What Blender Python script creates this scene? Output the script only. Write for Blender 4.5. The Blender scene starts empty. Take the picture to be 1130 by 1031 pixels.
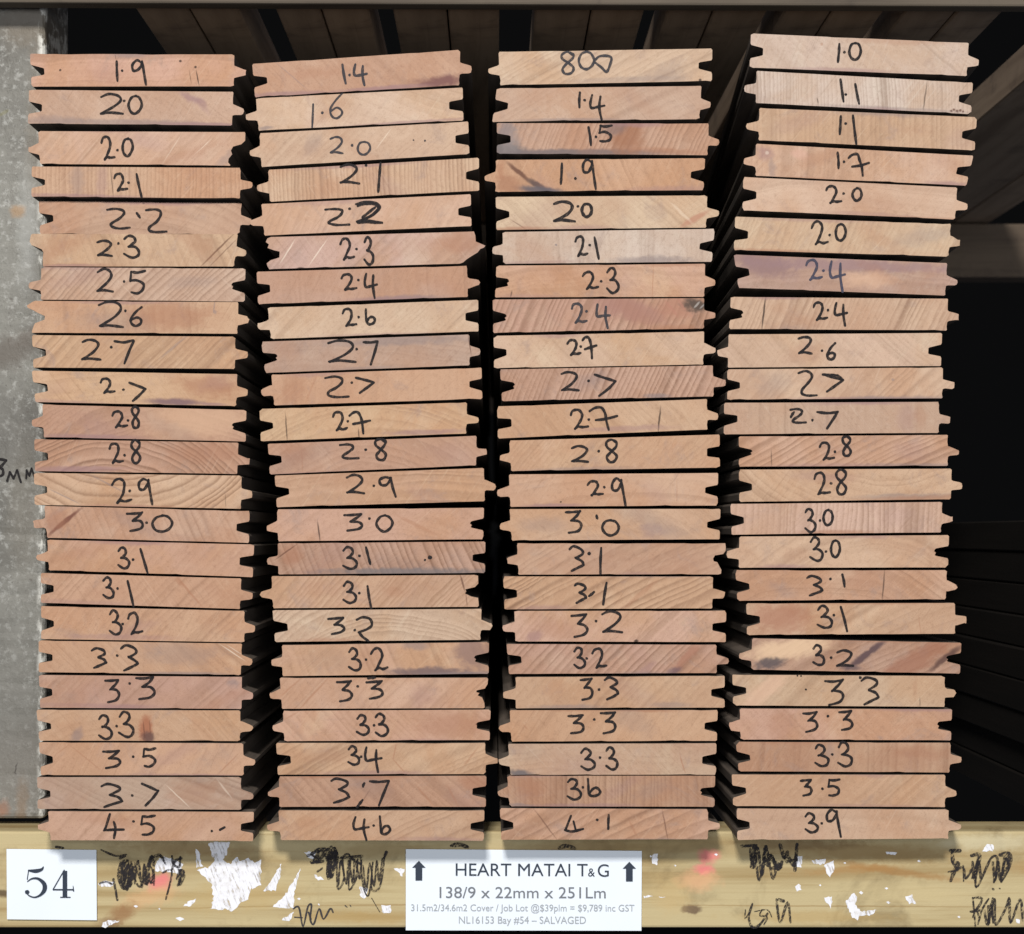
import bpy, bmesh, math, random
from mathutils import Vector

rnd = random.Random(7)
SC = bpy.context.scene
COL = SC.collection

# ------------------------------------------------------------------ frame of reference
S = 0.00059            # metres per photograph pixel in the plane of the board ends
D = 1.2                # camera distance to that plane
VX, VY = 545.0, 590.0  # point straight ahead of the lens
H = 1.2                # lens height above the shed floor


def X(px, y=0.0):
    return (px - VX) * S * (D + y) / D


def Z(py, y=0.0):
    return H + (VY - py) * S * (D + y) / D


# ------------------------------------------------------------------ camera, lamps, exposure
cam_d = bpy.data.cameras.new('camera')
cam = bpy.data.objects.new('camera', cam_d)
COL.objects.link(cam)
cam.location = (0, -D, H)
cam.rotation_euler = (math.radians(90), 0, 0)
cam_d.sensor_width = 36
cam_d.sensor_fit = 'HORIZONTAL'
cam_d.lens = 36 * D / (1130 * S)
cam_d.shift_x = (565 - VX) / 1130
cam_d.shift_y = (VY - 515.5) / 1130
cam_d.clip_start = 0.02
cam_d.clip_end = 100
cam_d.dof.use_dof = True
cam_d.dof.focus_distance = D
cam_d.dof.aperture_fstop = 14
SC.camera = cam

world = bpy.data.worlds.new('World')
SC.world = world
world.use_nodes = True
bg = world.node_tree.nodes['Background']
bg.inputs['Color'].default_value = (0.72, 0.80, 1.0, 1)
bg.inputs['Strength'].default_value = 0.11


def area(name, loc, target, sx, sy, power, col):
    d = bpy.data.lights.new(name, 'AREA')
    d.shape = 'RECTANGLE'
    d.size, d.size_y, d.energy, d.color = sx, sy, power, col
    o = bpy.data.objects.new(name, d)
    COL.objects.link(o)
    o.location = loc
    v = Vector(target) - Vector(loc)
    o.rotation_euler = v.to_track_quat('-Z', 'Y').to_euler()
    return o


area('shed_lamp', (-0.35, -3.1, H + 1.95), (0, 0, H - .05), 0.55, 0.40, 150, (1.0, 0.965, 0.91))
area('front_fill', (0.10, -3.0, H + 0.10), (0, 0, H), 2.4, 1.0, 46, (0.94, 0.97, 1.0))  # unseen soft fill, added to stand in for ambient light from the front

SC.view_settings.view_transform = 'Standard'
SC.view_settings.look = 'None'
SC.view_settings.exposure = 0.0
SC.view_settings.gamma = 1.0
SC.view_settings.use_curve_mapping = False


# ------------------------------------------------------------------ helpers
def srgb(r, g, b):
    def f(c):
        c /= 255.0
        return c / 12.92 if c <= 0.04045 else ((c + 0.055) / 1.055) ** 2.4
    return (f(r), f(g), f(b), 1.0)


def tag(o, label=None, cat=None, group=None, kind=None):
    if label: o['label'] = label
    if cat: o['category'] = cat
    if group: o['group'] = group
    if kind: o['kind'] = kind
    return o


def link(name, me, mat=None, parent=None, loc=(0, 0, 0)):
    o = bpy.data.objects.new(name, me)
    COL.objects.link(o)
    if mat is not None:
        me.materials.append(mat)
    if parent is not None:
        o.parent = parent
    o.location = loc
    return o


def mesh_from(name, verts, faces):
    me = bpy.data.meshes.new(name)
    me.from_pydata(verts, [], faces)
    me.update()
    return me


class NT:
    """small helper to write node trees"""
    def __init__(self, name):
        self.m = bpy.data.materials.new(name)
        self.m.use_nodes = True
        self.t = self.m.node_tree
        self.b = self.t.nodes['Principled BSDF']

    def n(self, typ, **kw):
        nd = self.t.nodes.new(typ)
        for k, v in kw.items():
            setattr(nd, k, v)
        return nd

    def s(self, sock, v):
        if isinstance(v, bpy.types.NodeSocket):
            self.t.links.new(v, sock)
        else:
            sock.default_value = v

    def math(self, op, a, b=0.0, c=0.0, clamp=False):
        nd = self.n('ShaderNodeMath', operation=op, use_clamp=clamp)
        self.s(nd.inputs[0], a); self.s(nd.inputs[1], b); self.s(nd.inputs[2], c)
        return nd.outputs[0]

    def vmath(self, op, a, b=(0, 0, 0)):
        nd = self.n('ShaderNodeVectorMath', operation=op)
        self.s(nd.inputs[0], a); self.s(nd.inputs[1], b)
        return nd.outputs['Value'] if op in ('LENGTH', 'DOT_PRODUCT', 'DISTANCE') else nd.outputs[0]

    def vscale(self, a, k):
        nd = self.n('ShaderNodeVectorMath', operation='SCALE')
        self.s(nd.inputs[0], a); self.s(nd.inputs['Scale'], k)
        return nd.outputs[0]

    def mapping(self, v, loc=(0, 0, 0), rot=(0, 0, 0), sc=(1, 1, 1), typ='POINT'):
        nd = self.n('ShaderNodeMapping', vector_type=typ)
        self.s(nd.inputs['Vector'], v)
        nd.inputs['Location'].default_value = loc
        nd.inputs['Rotation'].default_value = rot
        nd.inputs['Scale'].default_value = sc
        return nd.outputs[0]

    def noise(self, v, scale, detail=3, rough=0.55, dist=0.0, color=False):
        nd = self.n('ShaderNodeTexNoise')
        self.s(nd.inputs['Vector'], v)
        nd.inputs['Scale'].default_value = scale
        nd.inputs['Detail'].default_value = detail
        nd.inputs['Roughness'].default_value = rough
        nd.inputs['Distortion'].default_value = dist
        return nd.outputs['Color'] if color else nd.outputs[0]

    def ramp(self, f, a, b, lo=0.0, hi=1.0, smooth=True):
        nd = self.n('ShaderNodeMapRange')
        nd.interpolation_type = 'SMOOTHSTEP' if smooth else 'LINEAR'
        nd.clamp = True
        self.s(nd.inputs[0], f)
        for i, v in zip((1, 2, 3, 4), (a, b, lo, hi)):
            nd.inputs[i].default_value = v
        return nd.outputs[0]

    def mix(self, f, a, b, blend='MIX'):
        nd = self.n('ShaderNodeMix', data_type='RGBA', blend_type=blend)
        self.s(nd.inputs[0], f); self.s(nd.inputs[6], a); self.s(nd.inputs[7], b)
        return nd.outputs[2]

    def coords(self):
        return self.n('ShaderNodeTexCoord').outputs['Object']

    def bump(self, h, strength, dist=0.001):
        nd = self.n('ShaderNodeBump')
        nd.inputs['Strength'].default_value = strength
        nd.inputs['Distance'].default_value = dist
        self.s(nd.inputs['Height'], h)
        self.s(self.b.inputs['Normal'], nd.outputs[0])

    def out(self, col, rough=0.7, spec=0.3):
        self.s(self.b.inputs['Base Color'], col)
        self.s(self.b.inputs['Roughness'], rough)
        self.b.inputs['Specular IOR Level'].default_value = spec
        return self.m


SIDE = None


def plain(name, col, rough=0.7, spec=0.3):
    return NT(name).out(col, rough, spec)


def apply_marks(g, v, col, marks, cx, cy, k=S):
    """marks that belong to the thing itself (stains, knots, checks), soft edged ellipses in the face plane.
    each mark: (x, y, half length px, half width px, angle deg, colour, strength, softness)"""
    if not marks:
        return col
    wob = g.noise(v, 160, 2, 0.6, color=True)
    wob = g.vscale(g.vmath('SUBTRACT', wob, (0.5, 0.5, 0.5)), 1.0)
    rough = g.noise(g.mapping(v, sc=(1, .02, 1.5)), 110, 4, .65, .6)
    for (mx, my, a, b, ang, c, st, soft) in marks:
        amp = min(b, 5.0) * 0.75 * k
        vv = g.vmath('ADD', v, g.vscale(wob, amp * 2))
        p = g.mapping(vv, ((mx - cx) * k, 0, (cy - my) * k), (0, math.radians(ang), 0), (a * k, 1e5, b * k), 'TEXTURE')
        r = g.vmath('LENGTH', p)
        if b > 3.9:
            r = g.math('ADD', r, g.math('MULTIPLY', g.math('SUBTRACT', rough, .5), 1.5))
        f = g.ramp(r, 1.0 + soft, 1.0 - soft, 0.0, st)
        col = g.mix(f, col, c)
    return col


def seg_mark(x0, y0, x1, y1, w, c, st, soft=0.35):
    return ((x0 + x1) / 2, (y0 + y1) / 2, math.hypot(x1 - x0, y1 - y0) / 2, w,
            math.degrees(math.atan2(y1 - y0, x1 - x0)), c, st, soft)


# ------------------------------------------------------------------ wood of the board ends
TONE = {
    'tan':   (203, 165, 138), 'pink':  (193, 157, 135), 'pale':  (208, 177, 153), 'cream': (211, 187, 162),
    'grey':  (199, 171, 152), 'white': (207, 191, 176), 'red':   (184, 145, 121), 'brown': (184, 148, 125),
    'orange': (202, 164, 134), 'mauve': (186, 159, 144), 'yellow': (208, 181, 153), 'sand': (205, 171, 141),
}


def wood(name, tone, ring, strength, spacing, marks, cx, cy, seed):
    r = random.Random(seed)
    g = NT(name)
    R, G, B = [k * (0.78 * c + 0.22 * m) for c, m, k in zip(TONE[tone], (202, 166, 141), (0.885, 0.882, 0.888))]
    j = r.uniform(-5, 5)
    base = srgb(R + j, G + j + r.uniform(-3, 3), B + j + r.uniform(-4, 4))
    dark = srgb(R * 0.70, G * 0.64, B * 0.60)
    warm = srgb(R * 0.955, G * 0.90, B * 0.84)
    light = srgb(min(255, R * 1.05), min(255, G * 1.09), min(255, B * 1.10))
    v = g.coords()
    off = (r.uniform(-9, 9), r.uniform(-9, 9), r.uniform(-9, 9))
    vo = g.vmath('ADD', g.mapping(v, sc=(1, 0.06, 1)), off)
    # ring centre in px from the middle of the face (y down)
    far = r.uniform(650, 1500)
    cen = {'v': (far * r.choice((-1, 1)), r.uniform(-80, 80)),
           's': (far, far * 0.42), 'z': (far, -far * 0.42),
           '/': (far * 0.75, far * 0.75), '\\': (far * 0.7, -far * 0.75),
           '7': (far * 0.5, far * 1.0), 'l': (far * .4, -far),
           'h': (r.uniform(-60, 60), far * 0.8), 'n': (r.uniform(-30, 40), r.uniform(110, 190)),
           'u': (r.uniform(-20, 70), -r.uniform(110, 200))}[ring]
    wob = g.noise(vo, 18, 2, 0.5, color=True)
    wob2 = g.noise(vo, 130, 2, 0.5, color=True)
    vd = g.vmath('ADD', v, g.vscale(g.vmath('SUBTRACT', wob, (.5, .5, .5)), 9 * S * (2.2 if ring in 'nuh' else 1)))
    vd = g.vmath('ADD', vd, g.vscale(g.vmath('SUBTRACT', wob2, (.5, .5, .5)), 2.2 * S))
    p = g.vmath('SUBTRACT', vd, (cen[0] * S, 0, -cen[1] * S))
    p = g.vmath('MULTIPLY', p, (1, 0, 1))
    d = g.vmath('LENGTH', p)
    wid = g.noise(g.n('ShaderNodeCombineXYZ').outputs[0], 1) if False else None
    cb = g.n('ShaderNodeCombineXYZ')
    g.s(cb.inputs[0], d)
    cb.inputs[1].default_value = off[1]
    irr = g.noise(cb.outputs[0], 38, 2, 0.6)             # rings of uneven width and weight
    ph = g.math('ADD', g.math('DIVIDE', d, spacing * S), g.math('MULTIPLY', irr, 7.0))
    fr = g.math('FRACT', ph)
    late = g.math('MULTIPLY', g.math('POWER', fr, 1.9), g.ramp(fr, 1.0, 0.78))
    band = g.noise(cb.outputs[0], 75, 3, 0.65)
    patch = g.noise(vo, 22, 3, 0.6)
    w = g.math('MULTIPLY', g.ramp(band, 0.30, 0.68, 0.15, 1.0), g.ramp(patch, 0.32, 0.62, 0.25, 1.0))
    w = g.ramp(w, 0, 1, min(.6, strength * .6), 1, False)
    late = g.math('MULTIPLY', late, w)
    # colour: blotches first, then ring tinted bands, then rings
    col = g.mix(g.ramp(g.noise(vo, 16, 4, 0.6, 0.4), 0.40, 0.66, 0, 0.85), base, warm)
    col = g.mix(g.ramp(g.noise(vo, 31, 4, 0.62, 0.3), 0.52, 0.74, 0, 0.6), col, light)
    col = g.mix(g.ramp(band, 0.5, 0.80, 0, min(0.62, 0.34 + strength * .5)), col, dark)
    col = g.mix(g.math('MULTIPLY', late, min(1.6, .26 + 1.4 * strength ** 1.2), clamp=True), col, dark)
    col = g.mix(g.ramp(g.noise(vo, 9, 3, .6, .5), .44, .66, 0, .55), col, srgb(R * .92, G * .88, B * .85))
    # greying and grime from storage, in patches of its own
    col = g.mix(g.ramp(g.noise(vo, 44, 5, 0.68, 0.8), 0.54, 0.76, 0, 0.55), col, srgb(142, 122, 114))
    # saw scratches across the end
    sa = math.radians(r.choice((48, 55, 62, -50, 40)) + r.uniform(-8, 8))
    sv = g.mapping(g.mapping(vo, rot=(0, sa, 0)), sc=(22, 1, 900))
    sc1 = g.noise(sv, 1.0, 2, 0.6)
    col = g.mix(g.ramp(sc1, 0.57, 0.78, 0, 0.36), col, light)
    col = g.mix(g.ramp(sc1, 0.43, 0.20, 0, 0.30), col, dark)
    mid = g.noise(vo, 330, 3, .65)
    col = g.mix(g.ramp(mid, .52, .76, 0, .28), col, dark)
    col = g.mix(g.ramp(mid, .46, .26, 0, .24), col, light)
    # pores
    pore = g.noise(vo, 1400, 2, 0.7)
    col = g.mix(g.ramp(pore, 0.54, 0.74, 0, 0.40), col, dark)
    col = apply_marks(g, v, col, marks, cx, cy)
    h = g.math('ADD', g.math('MULTIPLY', pore, 0.6), g.math('ADD', g.math('MULTIPLY', sc1, 0.8), g.math('MULTIPLY', late, -0.4)))
    g.bump(h, 0.30, 0.0004)
    return g.out(col, 0.78, 0.18)


# ------------------------------------------------------------------ handwriting
GLY = {
    '2': [[(0, .27), (.14, .06), (.42, 0), (.62, .12), (.66, .36), (.52, .66), (.26, 1)], [(.26, 1), (.45, .9), (.7, .93), (1, .88)]],
    'Z': [[(0, .06), (.4, .0), (.68, .08), (.7, .28), (.5, .52), (.2, .76), (.18, .92), (.5, 1), (1, .97)]],
    'Q': [[(0, .12), (.38, 0), (.78, .08), (.9, .3), (.6, .64), (.02, .97)], [(.02, .97), (.4, .93), (1, 1)]],
    'T': [[(0, .10), (.4, 0), (.88, .1), (1, .34), (.62, .52), (.12, .62)], [(.12, .62), (.4, .82), (.75, 1)]],
    '3': [[(.05, .17), (.3, 0), (.62, .06), (.72, .24), (.5, .42), (.3, .49)], [(.3, .49), (.72, .52), (1, .7), (.9, .92), (.5, 1), (.02, .84)]],
    'E': [[(0, .06), (.45, .05), (.95, 0)], [(.95, 0), (.7, .22), (.36, .44)], [(.36, .44), (.82, .47), (1, .68), (.8, .9), (.2, 1)]],
    'W': [[(0, .12), (.3, 0), (.8, .12), (.86, .28), (.42, .46)], [(.42, .46), (.8, .58), (.98, .74)], [(.98, .74), (.6, .86), (.16, 1)]],
    '7': [[(0, .05), (.5, .09), (.98, .03)], [(.98, .03), (.78, .45), (.48, 1)]],
    'X': [[(0, .17), (.18, .02), (.42, .02), (.55, .25), (.62, .6), (.7, 1)], [(.18, .56), (.55, .5), (1, .38)]],
    'G': [[(0, 0), (.5, .17), (.98, .32)], [(.98, .32), (.62, .66), (.2, 1)]],
    '4': [[(.14, 0), (.03, .32), (.12, .52), (.5, .5), (1, .45)], [(.72, .08), (.68, .5), (.84, 1)]],
    'K': [[(.32, 0), (.02, .86)], [(.02, .86), (.4, .96), (1, .82)], [(.46, .34), (.6, .93)]],
    'F': [[(.30, 0), (.05, .6), (0, .68)], [(0, .68), (.5, .66), (1, .66)], [(.5, .32), (.58, .6), (.52, 1)]],
    '5': [[(.12, .05), (.04, .46)], [(.04, .46), (.5, .42), (.92, .6), (.86, .86), (.5, 1), (.12, .98)], [(.12, .05), (.5, .08), (1, .02)]],
    '6': [[(.92, 0), (.48, .28), (.12, .64), (.16, .9), (.5, 1), (.86, .85), (.82, .66), (.5, .58), (.05, .72)]],
    'b': [[(0, 0), (.04, .4), (.1, .84), (.42, 1), (.84, .88), (.95, .68), (.68, .52), (.36, .6), (.14, .82)]],
    '8': [[(.78, .12), (.5, 0), (.16, .1), (.2, .32), (.58, .52), (.88, .74), (.72, .97), (.36, .98), (.2, .78), (.46, .52), (.8, .28), (.84, .1), (.66, .02)]],
    '9': [[(.66, .08), (.34, 0), (.04, .16), (.1, .4), (.42, .4), (.66, .2), (.7, .04)], [(.7, .04), (.84, .5), (1, 1)]],
    '0': [[(.55, 0), (.2, .12), (0, .5), (.16, .86), (.5, 1), (.86, .8), (1, .45), (.82, .1), (.5, .01)]],
    'D': [[(0, .35), (.4, .02), (1, .1), (.92, .6), (.72, 1), (.45, .75), (.08, .42)]],
}


def spline(pts, n=6):
    if len(pts) < 3:
        return pts
    P = [pts[0]] + list(pts) + [pts[-1]]
    out = []
    for i in range(1, len(P) - 2):
        a, b, c, d = P[i - 1], P[i], P[i + 1], P[i + 2]
        for k in range(n):
            t = k / n
            out.append(tuple(0.5 * (2 * b[m] + (c[m] - a[m]) * t + (2 * a[m] - 5 * b[m] + 4 * c[m] - d[m]) * t * t
                             + (-a[m] + 3 * b[m] - 3 * c[m] + d[m]) * t ** 3) for m in (0, 1)))
    out.append(pts[-1])
    return out


class Ink:
    """flat pen strokes lying on a face; points in photograph pixels"""
    def __init__(self, ox, oy, k, y0):
        self.v, self.f, self.ox, self.oy, self.k, self.y = [], [], ox, oy, k, y0

    def put(self, x, y):
        self.v.append(((x - self.ox) * self.k, self.y, (self.oy - y) * self.k))
        return len(self.v) - 1

    def stroke(self, pts, w, smooth=True, taper=0.8):
        pts = spline(pts) if smooth else list(pts)
        q = [pts[0]]
        for p in pts[1:]:
            if math.hypot(p[0] - q[-1][0], p[1] - q[-1][1]) > 0.25:
                q.append(p)
        # break at sharp turns so that the ribbon never folds over itself
        run = [q[0]]
        runs = []
        for i in range(1, len(q)):
            run.append(q[i])
            if 0 < i < len(q) - 1:
                a = math.atan2(q[i][1] - q[i - 1][1], q[i][0] - q[i - 1][0])
                b = math.atan2(q[i + 1][1] - q[i][1], q[i + 1][0] - q[i][0])
                t = abs((b - a + math.pi) % (2 * math.pi) - math.pi)
                if t > 0.9:
                    runs.append(run); run = [q[i]]
        runs.append(run)
        for r in runs:
            if len(r) > 1:
                self.ribbon(r, w, taper)

    def ribbon(self, q, w, taper):
        n = len(q)
        L, Rr = [], []
        ang = []
        for i in range(n):
            a, b = q[max(0, i - 1)], q[min(n - 1, i + 1)]
            ang.append(math.atan2(b[1] - a[1], b[0] - a[0]))
        hw = []
        ph = rnd.uniform(0, 6)
        for i in range(n):
            self.y -= 2e-6
            e = min(i, n - 1 - i) / max(1, n - 1)
            h = w * 0.5 * (taper + (1 - taper) * min(1, e * 4)) * (1 + 0.10 * math.sin(ph + i * 0.9) + rnd.uniform(-.05, .05))
            hw.append(h)
            nx, ny = -math.sin(ang[i]), math.cos(ang[i])
            L.append(self.put(q[i][0] + nx * h, q[i][1] + ny * h))
            Rr.append(self.put(q[i][0] - nx * h, q[i][1] - ny * h))
        for i in range(n - 1):
            self.f.append((L[i], L[i + 1], Rr[i + 1], Rr[i]))
        for (i, s) in ((0, math.pi), (n - 1, 0.0)):
            c = [Rr[i]] if s == 0.0 else [L[i]]
            for k in range(1, 5):
                t = ang[i] + s - math.pi / 2 + math.pi * k / 5
                c.append(self.put(q[i][0] + math.cos(t) * hw[i], q[i][1] + math.sin(t) * hw[i]))
            c.append(L[i] if s == 0.0 else Rr[i])
            self.f.append(tuple(c))

    def dot(self, x, y, r):
        self.y -= 4e-6
        ids = []
        for k in range(10):
            t = 2 * math.pi * k / 10
            rr = r * rnd.uniform(.85, 1.15)
            ids.append(self.put(x + math.cos(t) * rr, y + math.sin(t) * rr))
        self.f.append(tuple(ids))

    def glyph(self, ch, x0, y0, x1, y1, w):
        sx, sy = x1 - x0, y1 - y0
        for st in GLY[ch]:
            pts = [(x0 + sx * (a + rnd.uniform(-.025, .025)), y0 + sy * (b + rnd.uniform(-.02, .02))) for a, b in st]
            self.stroke(pts, w)

    def mesh(self, name):
        me = mesh_from(name, self.v, self.f)
        bm = bmesh.new(); bm.from_mesh(me)
        bmesh.ops.recalc_face_normals(bm, faces=bm.faces)
        for f in bm.faces:
            if f.normal.y > 0:
                f.normal_flip()
        bm.to_mesh(me); bm.free()
        return me


def ink_mat(name, c, cover=.8):
    g = NT(name)
    v = g.coords()
    f = g.ramp(g.noise(v, 420, 3, 0.65), 0.45, 0.8, 0, 0.35)
    col = g.mix(f, c, (c[0] * 2.2 + .01, c[1] * 2.1 + .009, c[2] * 2.0 + .009, 1))
    n = g.math('ADD', g.math('MULTIPLY', g.noise(g.mapping(g.mapping(v, rot=(0, .9, 0)), sc=(250, 30, 1100)), 1, 3, .65), .5), g.math('MULTIPLY', g.noise(v, 700, 3, .65), .5))
    g.s(g.b.inputs['Alpha'], g.ramp(n, .34, .58, 1 - cover, 1.0 if cover < .9 else .9))
    return g.out(col, 0.7, 0.12)


INK = ink_mat('marker_ink', (0.014, 0.012, 0.013, 1), .45)
INK_WORN = ink_mat('worn_marker_ink', (0.024, 0.021, 0.023, 1), 1.0)
INK_FAINT = ink_mat('faded_marker_ink', (0.040, 0.038, 0.044, 1), .5)
INK_BLUE = ink_mat('blue_grey_marker_ink', (0.050, 0.050, 0.075, 1), .5)


# ------------------------------------------------------------------ the boards
def edge_run(p, q, step, amp, r):
    """points from p towards q (q left out), nudged a little to one side (inwards)"""
    L = math.hypot(q[0] - p[0], q[1] - p[1])
    n = max(1, int(L / step))
    ux, uy = (q[0] - p[0]) / max(L, 1e-6), (q[1] - p[1]) / max(L, 1e-6)
    nx, ny = -uy, ux                        # inward when the outline runs clockwise with y down
    out = []
    off = 0.0
    for i in range(n):
        t = i / n
        off = 0.6 * off + 0.4 * r.uniform(0, amp)
        if r.random() < 0.035:
            off = min(amp * 3.2, off + amp * 1.8)
        o = 0 if i == 0 else off
        out.append((p[0] + (q[0] - p[0]) * t + nx * o, p[1] + (q[1] - p[1]) * t + ny * o))
    return out


def lerp(a, b, t):
    return (a[0] + (b[0] - a[0]) * t, a[1] + (b[1] - a[1]) * t)


def extrude(outline, cx, cy, y0, y1, skew, skip=()):
    n = len(outline)
    vs = [((x - cx) * S, y0, (cy - y) * S) for x, y in outline] + [((x - cx) * S + skew * (y1 - y0), y1, (cy - y) * S) for x, y in outline]
    fs = [tuple(range(n)), tuple(range(2 * n - 1, n - 1, -1))]
    fs += [(i, i + n, (i + 1) % n + n, (i + 1) % n) for i in range(n) if i not in skip]
    return vs, [f[::-1] for f in fs]


def shade_sides(o):
    """sawn end keeps its own colour, the long faces are coloured dark for the shade between boards"""
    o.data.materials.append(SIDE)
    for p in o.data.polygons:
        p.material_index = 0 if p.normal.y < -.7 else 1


def board(stack, row, num, side, q, tone, ring, strength, spacing, gl, look, marks=(), w=3.1, dy=None, sp=None, ink=None, skew=0.0, length=None):
    r = random.Random(stack * 100 + row)
    TL, TR, BR, BL = (q[0], q[1]), (q[2], q[3]), (q[4], q[5]), (q[6], q[7])
    cx, cy = sum(p[0] for p in (TL, TR, BR, BL)) / 4, sum(p[1] for p in (TL, TR, BR, BL)) / 4
    y0 = r.uniform(-0.001, 0.001) if dy is None else dy
    length = length or (0.8 if num == '800' else float(num))
    y1 = y0 + length
    ux = ((TR[0] - TL[0]), (TR[1] - TL[1])); ul = math.hypot(*ux); ux = (ux[0] / ul, ux[1] / ul)
    sp = sp or {}
    tongue_poly = None

    def sidepts(a, b, sgn, kind):
        """profile from a (start corner) to b along one long edge; sgn +1: outward is +ux. goes top->bottom on the right, bottom->top on the left"""
        nonlocal tongue_poly
        flip = sgn < 0
        def at(t, o):
            p = lerp(a, b, 1 - t if flip else t)
            return (p[0] + ux[0] * o * sgn, p[1] + ux[1] * o * sgn)
        j = lambda s=.02: r.uniform(-s, s)
        if kind == 'G':
            g0, g1, i0, i1 = .35 + j(), .72 + j(), .43 + j(), .62 + j()
            dp = 14.8 + r.uniform(-.8, .8)
            rag = r.random() < 0.22
            seq = [at(0, 0), at(g0 - .05, 0), at(g0, -.9), at(i0 - .015, -dp * .88), at(i0 + .01, -dp + .2)]
            if rag:
                seq += [at((i0 + i1) / 2 - .03, -dp - .8), at((i0 + i1) / 2 + .02, -dp + 1.3)]
            seq += [at(i1 - .01, -dp + .1), at(i1 + .015, -dp * .9), at(g1, -1.0), at(g1 + .06, 0), at(1, 0)]
        else:
            b0, b1, t0, t1 = .36 + j(), .72 + j(), .48 + j(), .66 + j()
            ln = 12.4 + r.uniform(-1.2, 1.4)
            tg = [at(b0, 0), at(b0 + .03, ln * .16), at(t0 - .015, ln * .80), at(t0 + .01, ln * .97), at((t0 + t1) / 2, ln + .2),
                  at(t1 - .01, ln * .96), at(t1 + .015, ln * .78), at(b1 - .02, ln * .18), at(b1, 0)]
            rg = .75 if r.random() < .35 else .3
            tg = [tg[0]] + [(x + r.uniform(-rg, rg), y + r.uniform(-rg, rg)) for x, y in tg[1:-1]] + [tg[-1]]
            tongue_poly = tg[::-1] if flip else tg
            seq = [at(0, 0), at(b0 * .6, -r.uniform(0, .7)), at(b0, 0), at(b1, 0), at(b1 + (1 - b1) * .5, -r.uniform(0, 1.0)), at(1, 0)]
        return seq[::-1] if flip else seq

    right = sp.get('R') or sidepts(TR, BR, 1, 'T' if side == 'R' else 'G')[1:-1]
    left = sp.get('L') or sidepts(BL, TL, -1, 'T' if side == 'L' else 'G')[1:-1]
    out = edge_run(TL, TR, 9, .22, r)
    ch = lambda p, q2: lerp(p, q2, min(.5, (r.uniform(.7, 1.8) if r.random() < .8 else r.uniform(2, 4.5)) / max(1e-6, math.hypot(q2[0] - p[0], q2[1] - p[1]))))
    rt = [TR] + right + [BR]
    out += [ch(TR, TL), ch(TR, rt[1])] + right + [ch(BR, rt[-2])]
    lt = [BL] + left + [TL]
    bot = edge_run(BR, BL, 7, .36, r)
    out += [ch(BR, BL)] + bot[1:] + [ch(BL, BR), ch(BL, lt[1])] + left + [ch(TL, lt[-2])]
    out[0] = ch(TL, TR)
    marks = list(marks)
    for _ in range(r.choice((0, 1, 1, 2))):
        mx = r.uniform(TL[0] + 25, TR[0] - 25)
        t = (mx - TL[0]) / (TR[0] - TL[0])
        low = r.random() < .65
        a_, b_ = (BL, BR) if low else (TL, TR)
        marks.append((mx, lerp(a_, b_, t)[1] + r.uniform(-1.5, 1.5), r.uniform(18, 70), r.uniform(1.6, 4), math.degrees(math.atan2(b_[1] - a_[1], b_[0] - a_[0])) + r.uniform(-1, 1),
                      r.choice((GRY, PUR, PUR, BRN)), r.uniform(.3, .65), .6))
    for _ in range(r.choice((0, 1, 2, 2))):
        marks.append((r.uniform(TL[0] + 20, TR[0] - 20), cy + r.uniform(-10, 10), r.uniform(12, 40), r.uniform(5, 12), r.uniform(-40, 40), r.choice((BRN, RED, PUR, GRY, BRN)), r.uniform(.14, .30), .7))
    mat = wood('board_wood_%d_%d' % (stack, row), tone, ring, strength, spacing, list(marks), cx, cy, stack * 1000 + row)
    vs, fs = extrude(out, cx, cy, y0, y1, skew)
    o = link('timber_board', mesh_from('timber_board', vs, fs), mat, None, ((cx - VX) * S, 0, H + (VY - cy) * S))
    ORD = ('topmost of', 'second down', 'third down', 'fourth down', 'fifth down', 'sixth down', 'seventh down', 'eighth down', 'ninth down', 'tenth down',
           'eleventh down', 'twelfth down', 'thirteenth down', 'fourteenth down', 'fifteenth down', 'sixteenth down', 'seventeenth down', 'eighteenth down',
           'nineteenth down', 'twentieth down', 'third from bottom of', 'second from bottom of', 'bottom of')
    STK = ('', 'stack touching grey post', 'second stack from post', 'third stack from post', 'tallest stack')
    shade_sides(o)
    tag(o, '%s board end inked %s, %s %s' % (look, num, ORD[row - 1], STK[stack]), 'board', 'tongue and groove boards stacked in the bay')
    if tongue_poly:
        tv, tf = extrude(tongue_poly, cx, cy, y0, y1, skew, skip=(len(tongue_poly) - 1,))
        shade_sides(link('tongue', mesh_from('tongue', tv, tf), mat, o))
    im = {None: INK, 'f': INK_FAINT, 'b': INK_BLUE}[ink]
    ik = Ink(cx, cy, S, y0 - 0.00012)
    gl, _, extra = gl.partition('#')
    for tok in gl.split('|'):
        p = tok.split()
        c, a = p[0], [float(x) for x in p[1:]]
        if c == '.':
            ik.dot(a[0], a[1], a[2] if len(a) > 2 else 1.6)
        elif c in '1-':
            mx, my = (a[0] + a[2]) / 2 + rnd.uniform(-.5, .5), (a[1] + a[3]) / 2
            ik.stroke([(a[0], a[1]), (mx, my), (a[2], a[3])], w)
        else:
            ik.glyph(c, a[0], a[1], a[2], a[3], w * (1.7 if c == 'Y' else 1))
    link('marker_number', ik.mesh('marker_number'), im, o)
    for tok in filter(None, extra.split('|')):
        a = [float(x) for x in tok.split()[1:]]
        ik = Ink(cx, cy, S, y0 - 0.00013)
        if tok[0] == '-':
            ik.stroke([(a[0], a[1]), (a[2], a[3])], w)
        else:
            ik.dot(a[0], a[1], a[2] if len(a) > 2 else 1.6)
        link('marker_dot', ik.mesh('marker_dot'), im, o)
    return o


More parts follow.
